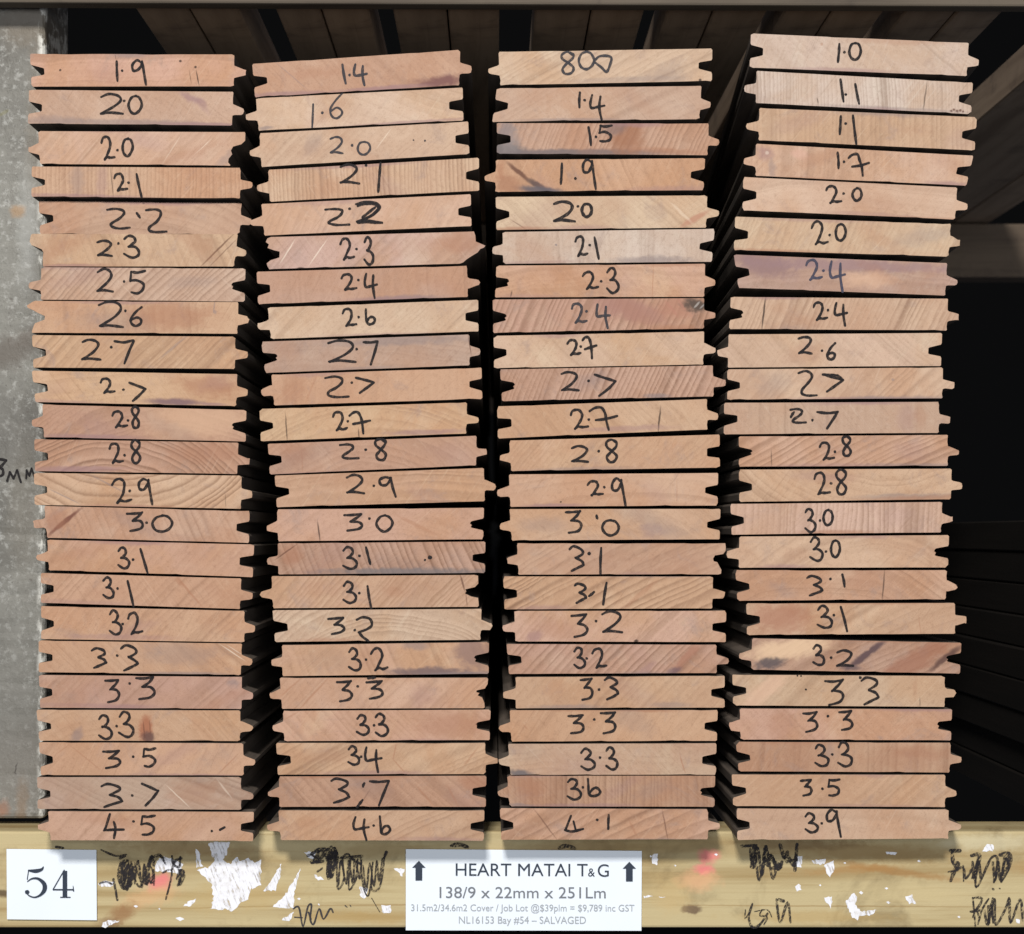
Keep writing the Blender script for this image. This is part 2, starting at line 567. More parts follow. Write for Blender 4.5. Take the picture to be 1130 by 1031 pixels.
DK = srgb(92, 62, 50); BLK = srgb(48, 36, 32); GRY = srgb(120, 108, 108); RED = srgb(148, 103, 80); PUR = srgb(138, 108, 108); BRN = srgb(150, 106, 82); WHT = srgb(226, 214, 196)


def crack(x0, y0, x1, y1, w=.8, st=.8, c=None):
    return seg_mark(x0, y0, x1, y1, w, c or BLK, st, .5)


def spot(x, y, r=1.4, c=None, st=.85):
    return (x, y, r, r, 0, c or BLK, st, .4)


def stain(x, y, a, b, ang=0, c=None, st=.5):
    return (x, y, a, b, ang, c or GRY, st, .55)


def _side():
    g = NT('shaded_board_side')  # dark colour that carries the fading light in the gaps between boards
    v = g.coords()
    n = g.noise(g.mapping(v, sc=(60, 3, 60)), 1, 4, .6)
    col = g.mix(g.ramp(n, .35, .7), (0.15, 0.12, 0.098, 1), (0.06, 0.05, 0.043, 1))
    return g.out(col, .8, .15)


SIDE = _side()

# ---- stack 1 (its edge covers the grey post)
B = board
B(1, 1, '1.9', 'R', (33, 59.3, 258.6, 60.1, 258.1, 95.5, 34.7, 95.8), 'tan', 'h', .25, 9, '1 128.7 67.9 129.6 89.5|. 134.8 78 1.5|9 145.5 67 161.4 94', 'tan nail dotted', [crack(209, 78, 211, 92, .5, .5), crack(216.5, 78, 219.5, 94, .7), spot(66.5, 77.5), spot(199, 67.5), spot(215.5, 74), crack(127, 60, 128, 66, .5, .5)])
B(1, 2, '2.0', 'R', (32.4, 99.4, 257.8, 101.7, 256.2, 139, 31, 136.9), 'grey', '\\', .2, 8, 'Q 111.5 104.5 136 126.3|. 137.3 111.7|0 142 105.8 156.6 126.3', 'grey stained', [stain(210, 108, 13, 4, 25, PUR, .7), stain(223, 116, 12, 4, 50, PUR, .45), stain(150, 136, 90, 3.5, 1, GRY, .5), stain(60, 133, 30, 5, 0, GRY, .4)])
B(1, 3, '2.0', 'L', (41.7, 144.4, 270.5, 145.5, 254.5, 182.7, 43.3, 180.8), 'pale', '/', .18, 9, '2 111.5 151 126 176|. 129.3 165.6|0 134.9 152.8 146 172', 'broken lipped pale', [crack(178, 182, 200, 148, .6, .2, WHT), crack(215, 170, 232, 154, .5, .3, WHT), stain(250, 174, 12, 5, -40, GRY, .35)], sp={'R': [(270.3, 155), (266, 159), (257, 161.5), (254.5, 166), (256, 170), (252, 175), (251.5, 179)]})
B(1, 4, '2.1', 'R', (34.7, 183.5, 265.5, 185, 264.8, 218.9, 34.2, 217), 'tan', 'v', .55, 5, '2 126 191.9 140 210.4|. 141.5 201.4|1 150.5 191.9 156 217.3', 'upright grained tan', [crack(121.5, 184, 125, 218, .5, .55), stain(85, 200, 8, 16, 0, GRY, .35), stain(112, 200, 6, 18, 5, PUR, .35)])
B(1, 5, '2.2', 'R', (40.2, 220.2, 265.5, 222.4, 263.2, 257.2, 41.7, 256.7), 'pink', 'n', .35, 8, 'Z 116 229 142 250.3|- 149 233.5 152.5 238.5|Z 159 229 182.6 255', 'set back pinkish', [], dy=.006)
B(1, 6, '2.3', 'R', (34.2, 258, 262.4, 258.4, 258.5, 294.2, 47.2, 294.2), 'yellow', 'z', .35, 16, 'Q 107.5 265.4 123.5 282.4|. 130.6 268.6|3 136.7 260 153.4 284.5', 'split cornered yellowish', [crack(222.5, 293, 256.5, 259.5, 1.0, .75, DK), crack(231, 294, 261, 264, .7, .5, DK), stain(215, 265, 30, 12, 40, BRN, .35)], sp={'L': [(47, 285), (47.8, 278.5), (46, 275.2), (39, 272.2), (34.5, 270.5), (32.5, 266.5)]})
B(1, 7, '2.5', 'L', (45.6, 295, 271, 296.5, 270.2, 333.2, 44.8, 331), 'grey', '/', .75, 6.5, 'Q 107.5 297.3 124.8 321.7|. 137.2 311|5 143.3 299 160 323.5', 'greyish slant grained')
B(1, 8, '2.6', 'R', (38, 332.2, 263.2, 333.6, 262.4, 368.6, 34.9, 367.6), 'tan', 'v', .15, 12, 'Q 110 333.6 136 360.7|. 138.6 343.4|6 143 339 158 359.6', 'splinter edged tan', [stain(188, 350, 44, 15, 0, RED, .6), crack(237.5, 333, 236, 344, .8, .5, GRY), spot(237.5, 344.5, 2.2, GRY, .5)], sp={'L': [(37.5, 360), (39, 357), (49.5, 353), (49.8, 349), (42, 345.5), (37, 342.6), (31, 340), (29.8, 337.6), (33, 335.5)]})
B(1, 9, '2.7', 'R', (35.5, 369.9, 260, 371.7, 259.3, 407.4, 37, 405.9), 'sand', '/', .6, 7, 'Q 90.8 374.8 110.7 397.3|. 123 383.3|7 127 375.3 148 400.8', 'sandy slant grained', [crack(178, 395, 206, 371, 1.3, .4, GRY)])
B(1, 10, '2.7', 'R', (34.7, 409, 261.7, 412.9, 260.9, 448.4, 38.6, 443.9), 'orange', 'h', .15, 10, '2 111 417.8 126 433.7|. 136 430|G 142.6 422.6 160.6 442.5', 'rosy stained', [stain(228, 426, 34, 11, 10, RED, .6), stain(192, 443.5, 30, 3.4, 2, srgb(112, 88, 92), .9), stain(235, 446, 14, 1.8, 3, PUR, .6)])
B(1, 11, '2.8', 'L', (46.4, 446.2, 271.7, 452.6, 271, 487.4, 48, 482.7), 'brown', 'n', .4, 7, '2 123.5 454 140 471.5|. 141 464|8 144 448.8 154.5 471.8', 'brownish half pale', [stain(222, 464, 60, 20, 0, srgb(196, 162, 134), .5), stain(90, 482, 40, 3, 1, PUR, .5)])
B(1, 12, '2.8', 'R', (37.8, 484.5, 263.2, 488.6, 261.7, 523.3, 38.6, 520.2), 'pink', 'n', .85, 6.5, '2 120.8 489.7 135.5 511|. 137.5 502.5|8 143.4 486 156 511.2', 'wavy ringed rose', [stain(225, 500, 40, 10, 0, RED, .4), stain(90, 517, 45, 2.6, 0, PUR, .7)])
B(1, 13, '2.9', 'R', (37.8, 521.9, 267.1, 525, 266.3, 561.8, 38.6, 557.4), 'sand', 'u', .9, 11, '2 124.2 528.5 145 555|. 143.4 541.8|9 153.2 528.5 168.6 557', 'grey streaked curving grained', [crack(55, 540, 88, 556, .8, .5, GRY), crack(100, 524, 140, 545, .9, .45, GRY), crack(248.5, 545, 249.5, 560, .5, .4)])
B(1, 14, '3.0', 'L', (48.7, 558.4, 275.6, 564, 274.9, 599.3, 51.8, 593.7), 'pink', 'z', .3, 9, 'E 140.7 565.7 158 586|. 162 576.8|0 168 568.8 190.3 586.9', 'dark diagonal streaked pink', [seg_mark(54, 590.5, 89, 561.5, 2.4, srgb(96, 56, 48), .85, .45), stain(62, 575, 12, 10, -40, RED, .5)])
B(1, 15, '3.1', 'L', (51.8, 595.7, 280.3, 600.9, 278.7, 637.2, 53.4, 629.6), 'orange', '/', .25, 12, '3 130 604.7 142 627.2|. 146.5 617.7|1 154.8 606 162.7 632.6', 'plain orange tan')
B(1, 16, '3.1', 'R', (44.8, 632.4, 266.3, 638.4, 264.8, 672.3, 44.8, 665.5), 'tan', '/', .4, 8, '3 113.4 637.3 125 660.4|. 129.5 649.5|1 140.7 641.3 147.3 669.7', 'brown flecked tan', [crack(197, 639, 222, 669, 1.3, .55, BRN), stain(198, 642, 6, 3, 50, BRN, .5)])
B(1, 17, '3.2', 'R', (45.6, 668.8, 270.2, 674.2, 269.9, 709, 45.6, 705.4), 'tan', '/', .35, 10, '3 120.8 674 134 700.5|. 135.6 688.6|2 141.5 676.6 157 699.7', 'deep grooved tan', [stain(130, 703, 60, 3, 1, PUR, .35)])
B(1, 18, '3.3', 'R', (42.5, 706.8, 267.1, 710.4, 265.5, 745.3, 42.5, 742.1), 'orange', '\\', .2, 11, 'W 101.4 715.7 117.6 737|. 129.3 723.6|W 133.5 712.5 152.6 739.8', 'pale scratched orange tan', [crack(244, 712, 268, 728, .6, .4, WHT), crack(250, 712, 266, 722, .5, .3, WHT), stain(200, 722, 40, 12, 0, GRY, .3)])
B(1, 19, '3.3', 'R', (42.5, 745, 266.8, 747.2, 266.3, 782.7, 44, 781.4), 'pink', '/', .35, 13, 'E 116 750.4 131 774.9|. 142.8 754.4|E 149.5 747.5 170 772', 'tail inked pink', [stain(258, 754, 6, 4, 0, GRY, .5), stain(110, 779, 60, 2.5, 1, PUR, .4)])
B(1, 20, '3.3', 'R', (40.2, 783.2, 265.2, 784.1, 265.2, 818, 43.3, 817.6), 'sand', 'n', .35, 8, '3 108.8 789.5 123.5 815.5|. 128.7 801.4|3 131.4 786 147 813.3', 'red knotted', [(161, 804, 7.5, 14, 4, srgb(146, 92, 68), .85, .45), (163, 813, 6.5, 6, 20, srgb(88, 66, 62), .85, .5), seg_mark(158, 797, 160, 816, .8, srgb(96, 62, 50), .6), seg_mark(165, 795, 166, 812, .7, srgb(100, 66, 52), .5), stain(85, 811, 6, 8, 35, GRY, .6), crack(205, 817.5, 235, 818, 1.2, .6)])
B(1, 21, '3.5', 'R', (43.3, 819, 268.6, 820.2, 269.4, 855.8, 45.6, 855.4), 'orange', '/', .18, 13, 'E 114 828.5 132.7 847.3|. 147.3 834.9|5 158 825.3 172 845.7', 'gable scratched orange', [crack(63, 832, 76, 822, .7, .4, BRN), crack(77, 822, 113, 851, .7, .4, BRN), crack(242, 853, 262, 833, .8, .5, BRN)])
B(1, 22, '3.7', 'R', (41, 857.6, 266.3, 857.5, 266.3, 893.8, 41.5, 893.1), 'mauve', 'l', .4, 9, 'W 111.5 865 135.4 890.9|. 146 877.9|G 156.6 865 175.2 889', 'mauve cloudy', [stain(215, 875, 30, 14, 0, BRN, .4), crack(185, 868, 208, 890, .7, .35, WHT), crack(241, 862, 255, 880, 1.0, .25, WHT)])
B(1, 23, '4.5', 'L', (53.4, 895, 280.3, 895.8, 279.5, 928.2, 55.7, 927.2), 'orange', '/', .25, 10, 'F 115.5 897.8 136.7 924.8|. 147.6 906.3|5 156 899.6 171.2 920.9#. 234 916.9 1.5|- 243 915.6 248 912.8', 'dash marked orange')

# ---- stack 2
B(2, 1, '1.4', 'R', (278.5, 71, 507.9, 55.4, 507.1, 94.6, 281.6, 108), 'pink', '\\', .2, 9, '1 378 71.9 381.6 92.6|. 385.8 83.3|4 390 71.9 404.7 94.4', 'purple edged sloping', [stain(488, 90.5, 28, 6.5, -6, srgb(112, 78, 74), .95), stain(430, 97, 40, 2.4, -4, PUR, .7), crack(305, 70, 338, 98, .6, .4, GRY)], ink='f')
B(2, 2, '1.6', 'L', (282.4, 108.4, 510.5, 96.5, 511.4, 133, 284.7, 144.2), 'cream', 'l', .15, 10, '1 345.5 114.9 344.4 140.3|. 355.6 124.4|6 363 102.4 379.5 130.8', 'creamy', [stain(293, 141, 8, 2, -3, GRY, .6)], ink='f', w=2.5)
B(2, 3, '2.0', 'L', (286, 147.5, 516.7, 134.5, 518, 170.5, 288.6, 184.8), 'pale', '/', .15, 9, 'Q 364.9 151.5 378.7 169.5|. 388.7 160.8|0 394.6 156.8 408.7 171.4#. 456.4 155 1|. 469 155.7 1.2', 'two dotted pale', [crack(416, 164, 432, 142, .6, .25, WHT), stain(345, 160, 12, 8, -50, GRY, .3)], ink='f', w=2.6)
B(2, 4, '2.1', 'L', (295.6, 187.6, 528.5, 174.2, 528.8, 210.7, 297.9, 223), 'pale', 'v', .75, 4.6, 'Q 375.5 181.5 396 202.5|. 404 182.8|1 420 180 417.4 212', 'fine upright ringed')
B(2, 5, '2.2', 'L', (288.3, 225.3, 519.5, 214.5, 520.3, 249.7, 291.4, 260.3), 'pale', 's', .18, 9, 'Z 359.5 230.6 385.3 248.4|. 385.8 230.6|Q 393.3 223.2 421.4 245.7|Q 394.3 224.5 420 246.5|- 400 240 414 229', 'overwritten pale', w=3.1)
B(2, 6, '2.3', 'R', (296, 262, 524.2, 255.8, 507.1, 291.4, 296.4, 297.6), 'grey', '/', .3, 9, '2 376 263.3 391 286.6|. 393.5 275.2|3 402 262.5 412 291.7', 'torn edged', [stain(510, 268, 22, 12, 0, RED, .35), crack(310, 290, 325, 266, .8, .4, WHT), crack(342, 292, 360, 266, .7, .4, WHT), stain(332, 296.5, 4, 1.2, 0, BLK, .8)], sp={'R': [(525, 267), (531, 269.5), (535.6, 271.5), (534, 273.6), (530, 275.2), (527, 279), (520, 283.2), (515, 286.5), (511, 290)], 'L': [(294.5, 291), (299, 287.5), (304, 286), (308.5, 284.5), (308.8, 278), (302, 276.4), (295.5, 274), (297, 270), (293.5, 267.5)]})
B(2, 7, '2.4', 'R', (283.2, 300, 515.6, 293.4, 516.4, 327.8, 284.7, 336), 'pink', 'v', .18, 11, '2 376.8 302.6 393 320.3|. 395.4 309.2|4 402 301.8 416 329.6', 'dusky pink')
B(2, 8, '2.6', 'L', (294.8, 338.8, 527.6, 330.3, 528, 365.3, 297.9, 373.8), 'cream', '/', .15, 9, '2 377.6 340.3 393 359.6|. 395.4 349.5|b 403.3 340.8 414 357.5', 'clean cream', dy=.003)
B(2, 9, '2.7', 'R', (288.3, 377.2, 517.9, 369.2, 518.6, 403.3, 292.5, 411.8), 'mauve', 'h', .2, 9, 'Q 362.7 376 392.7 400|. 393.5 385.4|7 401.2 376 417.2 401.8', 'mauve clouded', [crack(516.5, 370, 520, 392, .6, .7, DK), stain(440, 376, 70, 5, -2, GRY, .5)])
B(2, 10, '2.7', 'L', (299.5, 413.5, 531.4, 405.8, 532.3, 440.6, 302.3, 447.6), 'tan', 'v', .15, 12, 'Z 358.2 416 384.8 438|. 388.2 422.5|G 392.7 416.7 412.6 433.7', 'bowed figure tan', [stain(325, 430, 12, 16, 20, BRN, .4), crack(337, 445, 350, 413, 1, .3, BRN)])
B(2, 11, '2.7', 'R', (286.3, 451.4, 515.5, 444.1, 514.8, 478.6, 287.8, 487.2), 'sand', 'n', .35, 9, '2 367.5 454.8 383.5 475|. 383.8 465|X 385.6 454.8 408 478.8', 'left checked sand', [crack(315, 458, 317, 487, .8, .7), crack(395.5, 473, 396.5, 485, .7, .7), stain(470, 477, 40, 2.6, -2, PUR, .6)])
B(2, 12, '2.8', 'R', (295.6, 489.9, 526, 481, 525.5, 513.8, 297.8, 523.8), 'pink', 'n', .5, 7, 'Z 375 490.5 395.4 506|. 403.6 496.4|8 412 484.6 427.8 507.8', 'arching ringed pink', [crack(333, 495, 334, 522, .7, .35, BRN), stain(325, 500, 14, 12, 0, RED, .45)])
B(2, 13, '2.9', 'R', (303.3, 525, 534, 516.5, 535.2, 553.3, 305.6, 560), 'sand', 'h', .55, 8, 'Q 383 524.5 401.5 544.4|. 412.6 536.2|9 418.5 526.4 436.5 548.4', 'level lined sand')
B(2, 14, '3.0', 'L', (305.6, 562.2, 534, 560.4, 533.3, 595.3, 306.7, 597.6), 'tan', 'n', .3, 9, 'E 379.5 567.5 399.4 586|. 407.6 572.3|0 415.8 568.8 433 586.6', 'hair cracked tan', [crack(350.5, 576, 353, 597, .9, .75), crack(440, 570, 480, 590, 2, .35, BRN)])
B(2, 15, '3.1', 'L', (306.7, 599.5, 535.6, 597.7, 535.2, 632.5, 307.2, 634.1), 'brown', 'z', .85, 7.5, '3 378.7 604 393.5 628|. 396.7 613.4|1 404 604 408.7 622.5#. 469 618 1.3|. 474.5 615.3 2.4', 'double dotted strongly ringed', [stain(322, 613, 10, 12, 40, RED, .55), crack(305, 617, 326, 602, .9, .7, DK), stain(450, 631, 90, 4, 0, srgb(104, 98, 98), .8)])
B(2, 16, '3.1', 'L', (299.4, 636, 527.4, 634.5, 528.6, 670, 300.6, 671.5), 'sand', '/', .7, 7, '3 378.7 642.6 392.5 665.2|. 396.4 654.6|1 405.5 647 409.5 671', 'chipped end sand', [crack(508, 635, 513, 652, 1, .75, DK), crack(514, 655, 515.5, 669, .7, .5, DK), stain(435, 652, 10, 6, 0, BRN, .3)], sp={'R': [(527.8, 644), (524, 648), (513.5, 650.5), (514.5, 653), (513, 655), (520, 658.5), (527.5, 660)]})
B(2, 17, '3.2', 'R', (300.6, 673.5, 531.4, 672, 530.5, 706.4, 303.3, 708.8), 'cream', 'n', .6, 8, 'E 362.2 682 379.5 699.7|. 391.4 695.5|T 393.5 681 410.5 708', 'cream arched')
B(2, 18, '3.2', 'L', (311, 712, 539.5, 708.6, 539.2, 743.7, 311.8, 746.3), 'sand', 'z', .3, 14, '3 384.8 715.7 398 739.8|. 403.9 727.9|2 409.5 715.7 428 739.6', 'smoky ended', [stain(522, 722, 22, 18, 40, srgb(122, 98, 92), .75), stain(475, 741.5, 44, 4.5, 0, srgb(100, 84, 86), .85), stain(458, 712, 14, 5, 0, GRY, .5)])
B(2, 19, '3.3', 'L', (308.7, 748, 538.7, 748, 534.9, 781.8, 311, 782.5), 'tan', '/', .35, 10, 'E 372 751.8 388 774.3|. 394.6 757.6|E 404 751.8 422 770.9|- 406 748.6 414 747.8', 'ragged grooved tan', [crack(310, 768, 332, 749, 1, .45, BRN), crack(331, 782, 361, 750, 1, .45, BRN)], sp={'R': [(538, 755), (535, 760), (526, 762), (525.5, 764), (529, 765), (527, 767.5), (532, 770), (534.5, 776)]})
B(2, 20, '3.3', 'L', (311.8, 784.5, 541.4, 783.2, 540.3, 817, 313.4, 818.3), 'orange', '\\', .3, 9, '3 393.5 789.5 407 810.7|. 412.6 800.6|3 414 788 428 812', 'redder ended', [stain(500, 800, 40, 15, 0, RED, .5), spot(526.5, 799.5, 1.3, DK, .9), crack(313, 795, 330, 785, 1, .35, BRN)])
B(2, 21, '3.4', 'R', (304.8, 819.8, 535.6, 819.8, 536.4, 854.3, 306.7, 855.1), 'sand', '7', .5, 9, '3 384.2 823.4 396.5 843.9|. 398.6 835|4 402 824.8 420.6 851.8', 'curling lined', [crack(437, 821, 434, 838, .8, .5, BRN), crack(434, 838, 447, 853, .8, .5, BRN), crack(512, 845, 528, 824, 1, .4, BRN)])
B(2, 22, '3.7', 'L', (307.6, 857, 536.7, 856.2, 536, 890.8, 308.2, 890.8), 'red', '\\', .4, 11, 'W 365.4 859 386 886.4|- 402 864.5 400.5 868.5|- 400 883 394 891|7 407.9 860.6 429 889', 'reddish thick inked', [stain(525, 864, 16, 8, 10, RED, .55), crack(460, 868, 477, 888, 1.2, .45, BRN), crack(494, 868, 506, 890, 1.2, .4, BRN), crack(400, 884, 408, 872, .8, .4, DK)])
B(2, 23, '4.6', 'L', (307.2, 894.2, 534.5, 894.2, 534, 928, 309.5, 927.2), 'orange', '7', .45, 12, '4 389.5 901.8 407.3 927|. 412.4 911|b 419.3 901 431.2 920.9', 'warm sweeping grained')

# ---- stack 3
B(3, 1, '800', 'L', (550.2, 57.4, 786, 53.7, 785.6, 89.8, 551.7, 94.4), 'cream', '7', .4, 8, '8 617 57.8 635.5 82|0 638.7 57 655.4 76.6|D 655.4 61.8 674 79.3', 'thick inked cream', [spot(772.5, 88.5, 1.6), stain(690, 88, 60, 3, -2, GRY, .3)], ink='f', w=2.9, length=.8)
B(3, 2, '1.4', 'R', (548.3, 97.2, 774.3, 94.5, 772.4, 131.4, 543.2, 134.5), 'grey', '7', .22, 7, '1 640 101.9 639.5 118.3|. 645.3 110.3|4 650.9 104.5 666.8 132', 'skewed ended grey')
B(3, 3, '1.5', 'R', (548.3, 136.2, 782, 136.7, 781, 171.8, 548.3, 170.2), 'pink', 's', .7, 6, '1 649.3 140.9 652 160.8|. 657.5 151.5|5 660.7 138.5 674.8 156.8', 'grimy edged rosy', [stain(557, 165, 26, 9, 14, srgb(104, 98, 98), .95), stain(640, 168.5, 90, 3.6, 0, srgb(104, 94, 94), .9), stain(560, 150, 12, 16, -20, srgb(128, 118, 116), .7), stain(692, 152, 20, 18, -60, srgb(140, 96, 72), .75), stain(678, 142, 12, 8, 0, srgb(110, 94, 92), .6), stain(735, 167, 40, 3, 3, BRN, .5), stain(556, 146, 8, 10, 0, GRY, .5)])
B(3, 4, '1.9', 'L', (547, 176.8, 777.9, 174.9, 776.3, 210.3, 546.3, 212.3), 'orange', 'z', .3, 10, '1 620 180.7 618.8 203.3|. 635 197.4|9 642.6 176.9 657.5 210', 'dark streaked orange', [seg_mark(560, 180, 584, 200, 2.4, srgb(96, 66, 54), .9, .5), seg_mark(582, 199, 606, 211, 3.2, srgb(80, 66, 64), .92, .5), (596, 210, 24, 3.8, 6, srgb(84, 80, 86), .9, .5), stain(560, 203, 14, 9, 20, srgb(140, 98, 76), .6), stain(552, 188, 5, 10, 0, BRN, .5)])
B(3, 5, '2.0', 'R', (547, 217.6, 780.5, 215.8, 779.4, 251.6, 547.8, 254.2), 'cream', '\\', .3, 6, 'Q 611.6 223 634 245|. 637.6 228|0 642 225 652.7 239.6', 'bold inked cream', [seg_mark(752, 250, 781, 234, 3.2, srgb(160, 112, 92), .7, .5), crack(741, 225, 763, 246, 1.6, .2, WHT), crack(564, 243, 580, 253, .6, .55, DK)], w=3.6)
B(3, 6, '2.1', 'L', (554.5, 256.2, 788.7, 252.6, 785.5, 289.1, 555.1, 291.5), 'white', 'v', .2, 7, '2 634.7 261 648 282.4|. 650.9 270.7|1 656 262 660.7 285.8', 'whitest', [stain(722, 287, 40, 4, -1, GRY, .6), spot(613.4, 270.4, 1.2, GRY, .8)])
B(3, 7, '2.3', 'R', (547.8, 293.2, 778.3, 291.1, 777.4, 327.8, 546.3, 328.4), 'orange', 'h', .12, 9, '2 643.4 300 660 319|. 663.4 310.5|3 669.5 295.7 682.5 323', 'smooth apricot', [crack(721, 292, 720, 327, .6, .45, BRN), crack(565, 321, 563.5, 328, .8, .6)])
B(3, 8, '2.4', 'R', (543.7, 330.7, 777, 329.2, 777, 362.8, 544.3, 367.8), 'pink', 's', .85, 7, '2 630.7 335 647.4 356.7|. 647.2 343.7|4 657.5 336.3 672.6 362', 'round knotted', [stain(695, 342, 38, 12, 15, srgb(146, 108, 98), .8), stain(745, 340, 20, 13, 0, srgb(156, 112, 94), .7), stain(769, 336, 14, 8, 8, srgb(150, 118, 100), .7), (767, 336.5, 12, 6.5, 6, srgb(72, 62, 56), .92, .45), seg_mark(766, 340, 772, 333, 1.2, srgb(150, 142, 136), .8), seg_mark(772, 341, 778, 335, .9, srgb(140, 134, 130), .7), seg_mark(734, 332, 748, 350, 1.4, srgb(158, 112, 96), .6), seg_mark(748, 330, 756, 343, 1.2, srgb(158, 112, 96), .6)], ink='f')
B(3, 9, '2.7', 'R', (544.7, 370.9, 776.8, 366, 776.3, 402.7, 545.2, 406.8), 'yellow', '\\', .12, 11, '2 626.2 375.3 641 392|. 640.8 382.7|X 643 372 658 396', 'yellow cream', [], w=3.2)
B(3, 10, '2.7', 'R', (551.7, 407.7, 786.7, 403.3, 788, 437.6, 554, 443), 'pink', 's', .9, 5.6, 'Q 619.5 410.6 638.7 431|. 649.5 420.4|G 656.7 413.3 679.8 437.2', 'zebra ringed rosy', [stain(725, 437, 14, 2.4, 0, GRY, .6)])
B(3, 11, '2.7', 'R', (548.6, 448.5, 780.5, 440.4, 781, 474.1, 549.4, 484.1), 'sand', '\\', .2, 10, '2 629.6 452.5 649 473.2|. 649.8 463|X 651.4 449.4 681 474.3', 'upright cracked sand', [crack(729, 450, 726.5, 476, 1.0, .8), stain(690, 473, 50, 3, -2, PUR, .45)])
B(3, 12, '2.8', 'L', (561.8, 486.2, 794.2, 479.6, 794.5, 516.2, 564, 520.1), 'tan', '/', .22, 6, 'Q 631 492.4 649.3 509.6|. 660.7 498|8 666.8 485.5 682.7 510', 'fine combed tan')
B(3, 13, '2.9', 'L', (561.7, 523.6, 792.5, 522, 792, 558.1, 563, 559.6), 'tan', 'h', .2, 10, '2 648.7 531 665 546.8|. 666.8 537.8|9 674.8 528.5 690 558.4', 'long tailed inked tan', [crack(747, 530, 747, 556, .5, .35, BRN), spot(619, 554, 1)])
B(3, 14, '3.0', 'L', (562.2, 561.9, 794.9, 561.6, 794, 595.3, 564.5, 596.8), 'sand', 'n', .2, 9, 'E 624.3 564.3 641.3 588|- 658.3 569 659.3 572.5|0 664.7 574 682.5 591', 'mottled sand', [stain(720, 585, 14, 8, 0, PUR, .3), stain(600, 580, 25, 8, 0, GRY, .25)])
B(3, 15, '3.1', 'L', (570.3, 599.6, 801, 599.6, 795.5, 634.1, 571.8, 634.4), 'pink', '7', .35, 10, 'W 628.3 603.4 644.8 630.4|. 650 610.8 2|1 663.4 604.7 662.6 633.5', 'short lipped pink', [], sp={'R': [(800.6, 608), (798, 611.5), (789, 613), (786.8, 616.5), (787.5, 619.5), (791.5, 620.5), (793.5, 624.5), (796, 629)]})
B(3, 16, '3.1', 'R', (555.2, 636.1, 786.8, 636.2, 785.9, 671.6, 556.8, 672.7), 'sand', '7', 1.0, 7.5, 'W 634 644 647 665.2|- 650 657.8 655.4 653.3|1 669.2 643.2 665.5 667', 'boldest ringed golden', [crack(690, 670, 725, 640, 2.4, .4, BRN)], w=3.2)
B(3, 17, '3.2', 'L', (567.6, 674.2, 801.4, 674, 800.8, 708.8, 568.7, 708.1), 'sand', '/', .3, 9, 'E 631 678 648 702.7|. 657.5 685.4|Q 664.7 674.8 686.4 697.9', 'pale sandy', [stain(590, 702, 9, 5, -20, PUR, .6), stain(702, 707.5, 2.6, 1.6, 0, BLK, .9)])
B(3, 18, '3.2', 'R', (559, 710.8, 791, 711.6, 791, 743, 561.7, 744.1), 'pink', '/', .8, 9, '3 633.4 715 645.5 737|. 647.4 726.8|2 654 715.7 669.5 737', 'brown banded pink', [seg_mark(742, 742, 772, 712, 4.5, srgb(142, 96, 78), .6, .5), stain(744, 740, 8, 3.5, -20, srgb(96, 78, 84), .7), stain(713, 739, 12, 5, -40, PUR, .4)])
B(3, 19, '3.3', 'L', (568.7, 747.2, 799.5, 745.7, 799.5, 781, 569.2, 781.8), 'sand', '/', .4, 9, 'E 640.3 749 653.5 772|. 661 761|W 667.3 747.4 682.5 771.7', 'half combed sandy', [stain(740, 778, 20, 3, 0, GRY, .4)])
B(3, 20, '3.3', 'L', (562.5, 783.8, 792, 783.6, 791, 817.8, 564, 818.6), 'orange', '/', .12, 10, 'E 626.7 789 644.2 809.4|. 655.7 794|E 662.6 786 679.3 809.4', 'even honey toned', [crack(578, 800, 582, 805, .8, .4, BRN)])
B(3, 21, '3.3', 'L', (560.5, 820.9, 790.5, 820.2, 790, 855.1, 563.3, 855.4), 'grey', 'h', .2, 9, '3 640.8 826.6 656 849.2|. 662 836|3 668.7 824.8 681 848.7', 'grey cornered', [stain(574, 853.5, 13, 3.8, 6, srgb(96, 90, 92), .9), crack(750, 833, 756, 853, .9, .5, BRN)])
B(3, 22, '3.6', 'L', (559.4, 856.2, 789.4, 856.2, 788.6, 890.8, 561.7, 890.3), 'red', 'v', .6, 5.5, '3 626.2 859.8 641 882.4|. 643.4 869|b 648.7 859.8 662.6 879', 'redwood upright ringed', [stain(585, 872, 14, 14, 0, RED, .45), stain(575, 889, 14, 2, 4, GRY, .6)])
B(3, 23, '4.1', 'R', (551.6, 892, 781.7, 893.2, 781.7, 926.5, 553.2, 927.2), 'tan', '7', .7, 12, 'K 623.5 900.5 643.4 918.5|. 659 905|1 671.8 899.6 671.3 915', 'twin cracked tan', [crack(590, 894, 614, 926, .8, .55, DK), crack(731, 895, 737, 926, .8, .55, DK), crack(694, 905, 704, 925, 1.2, .4, BRN)])

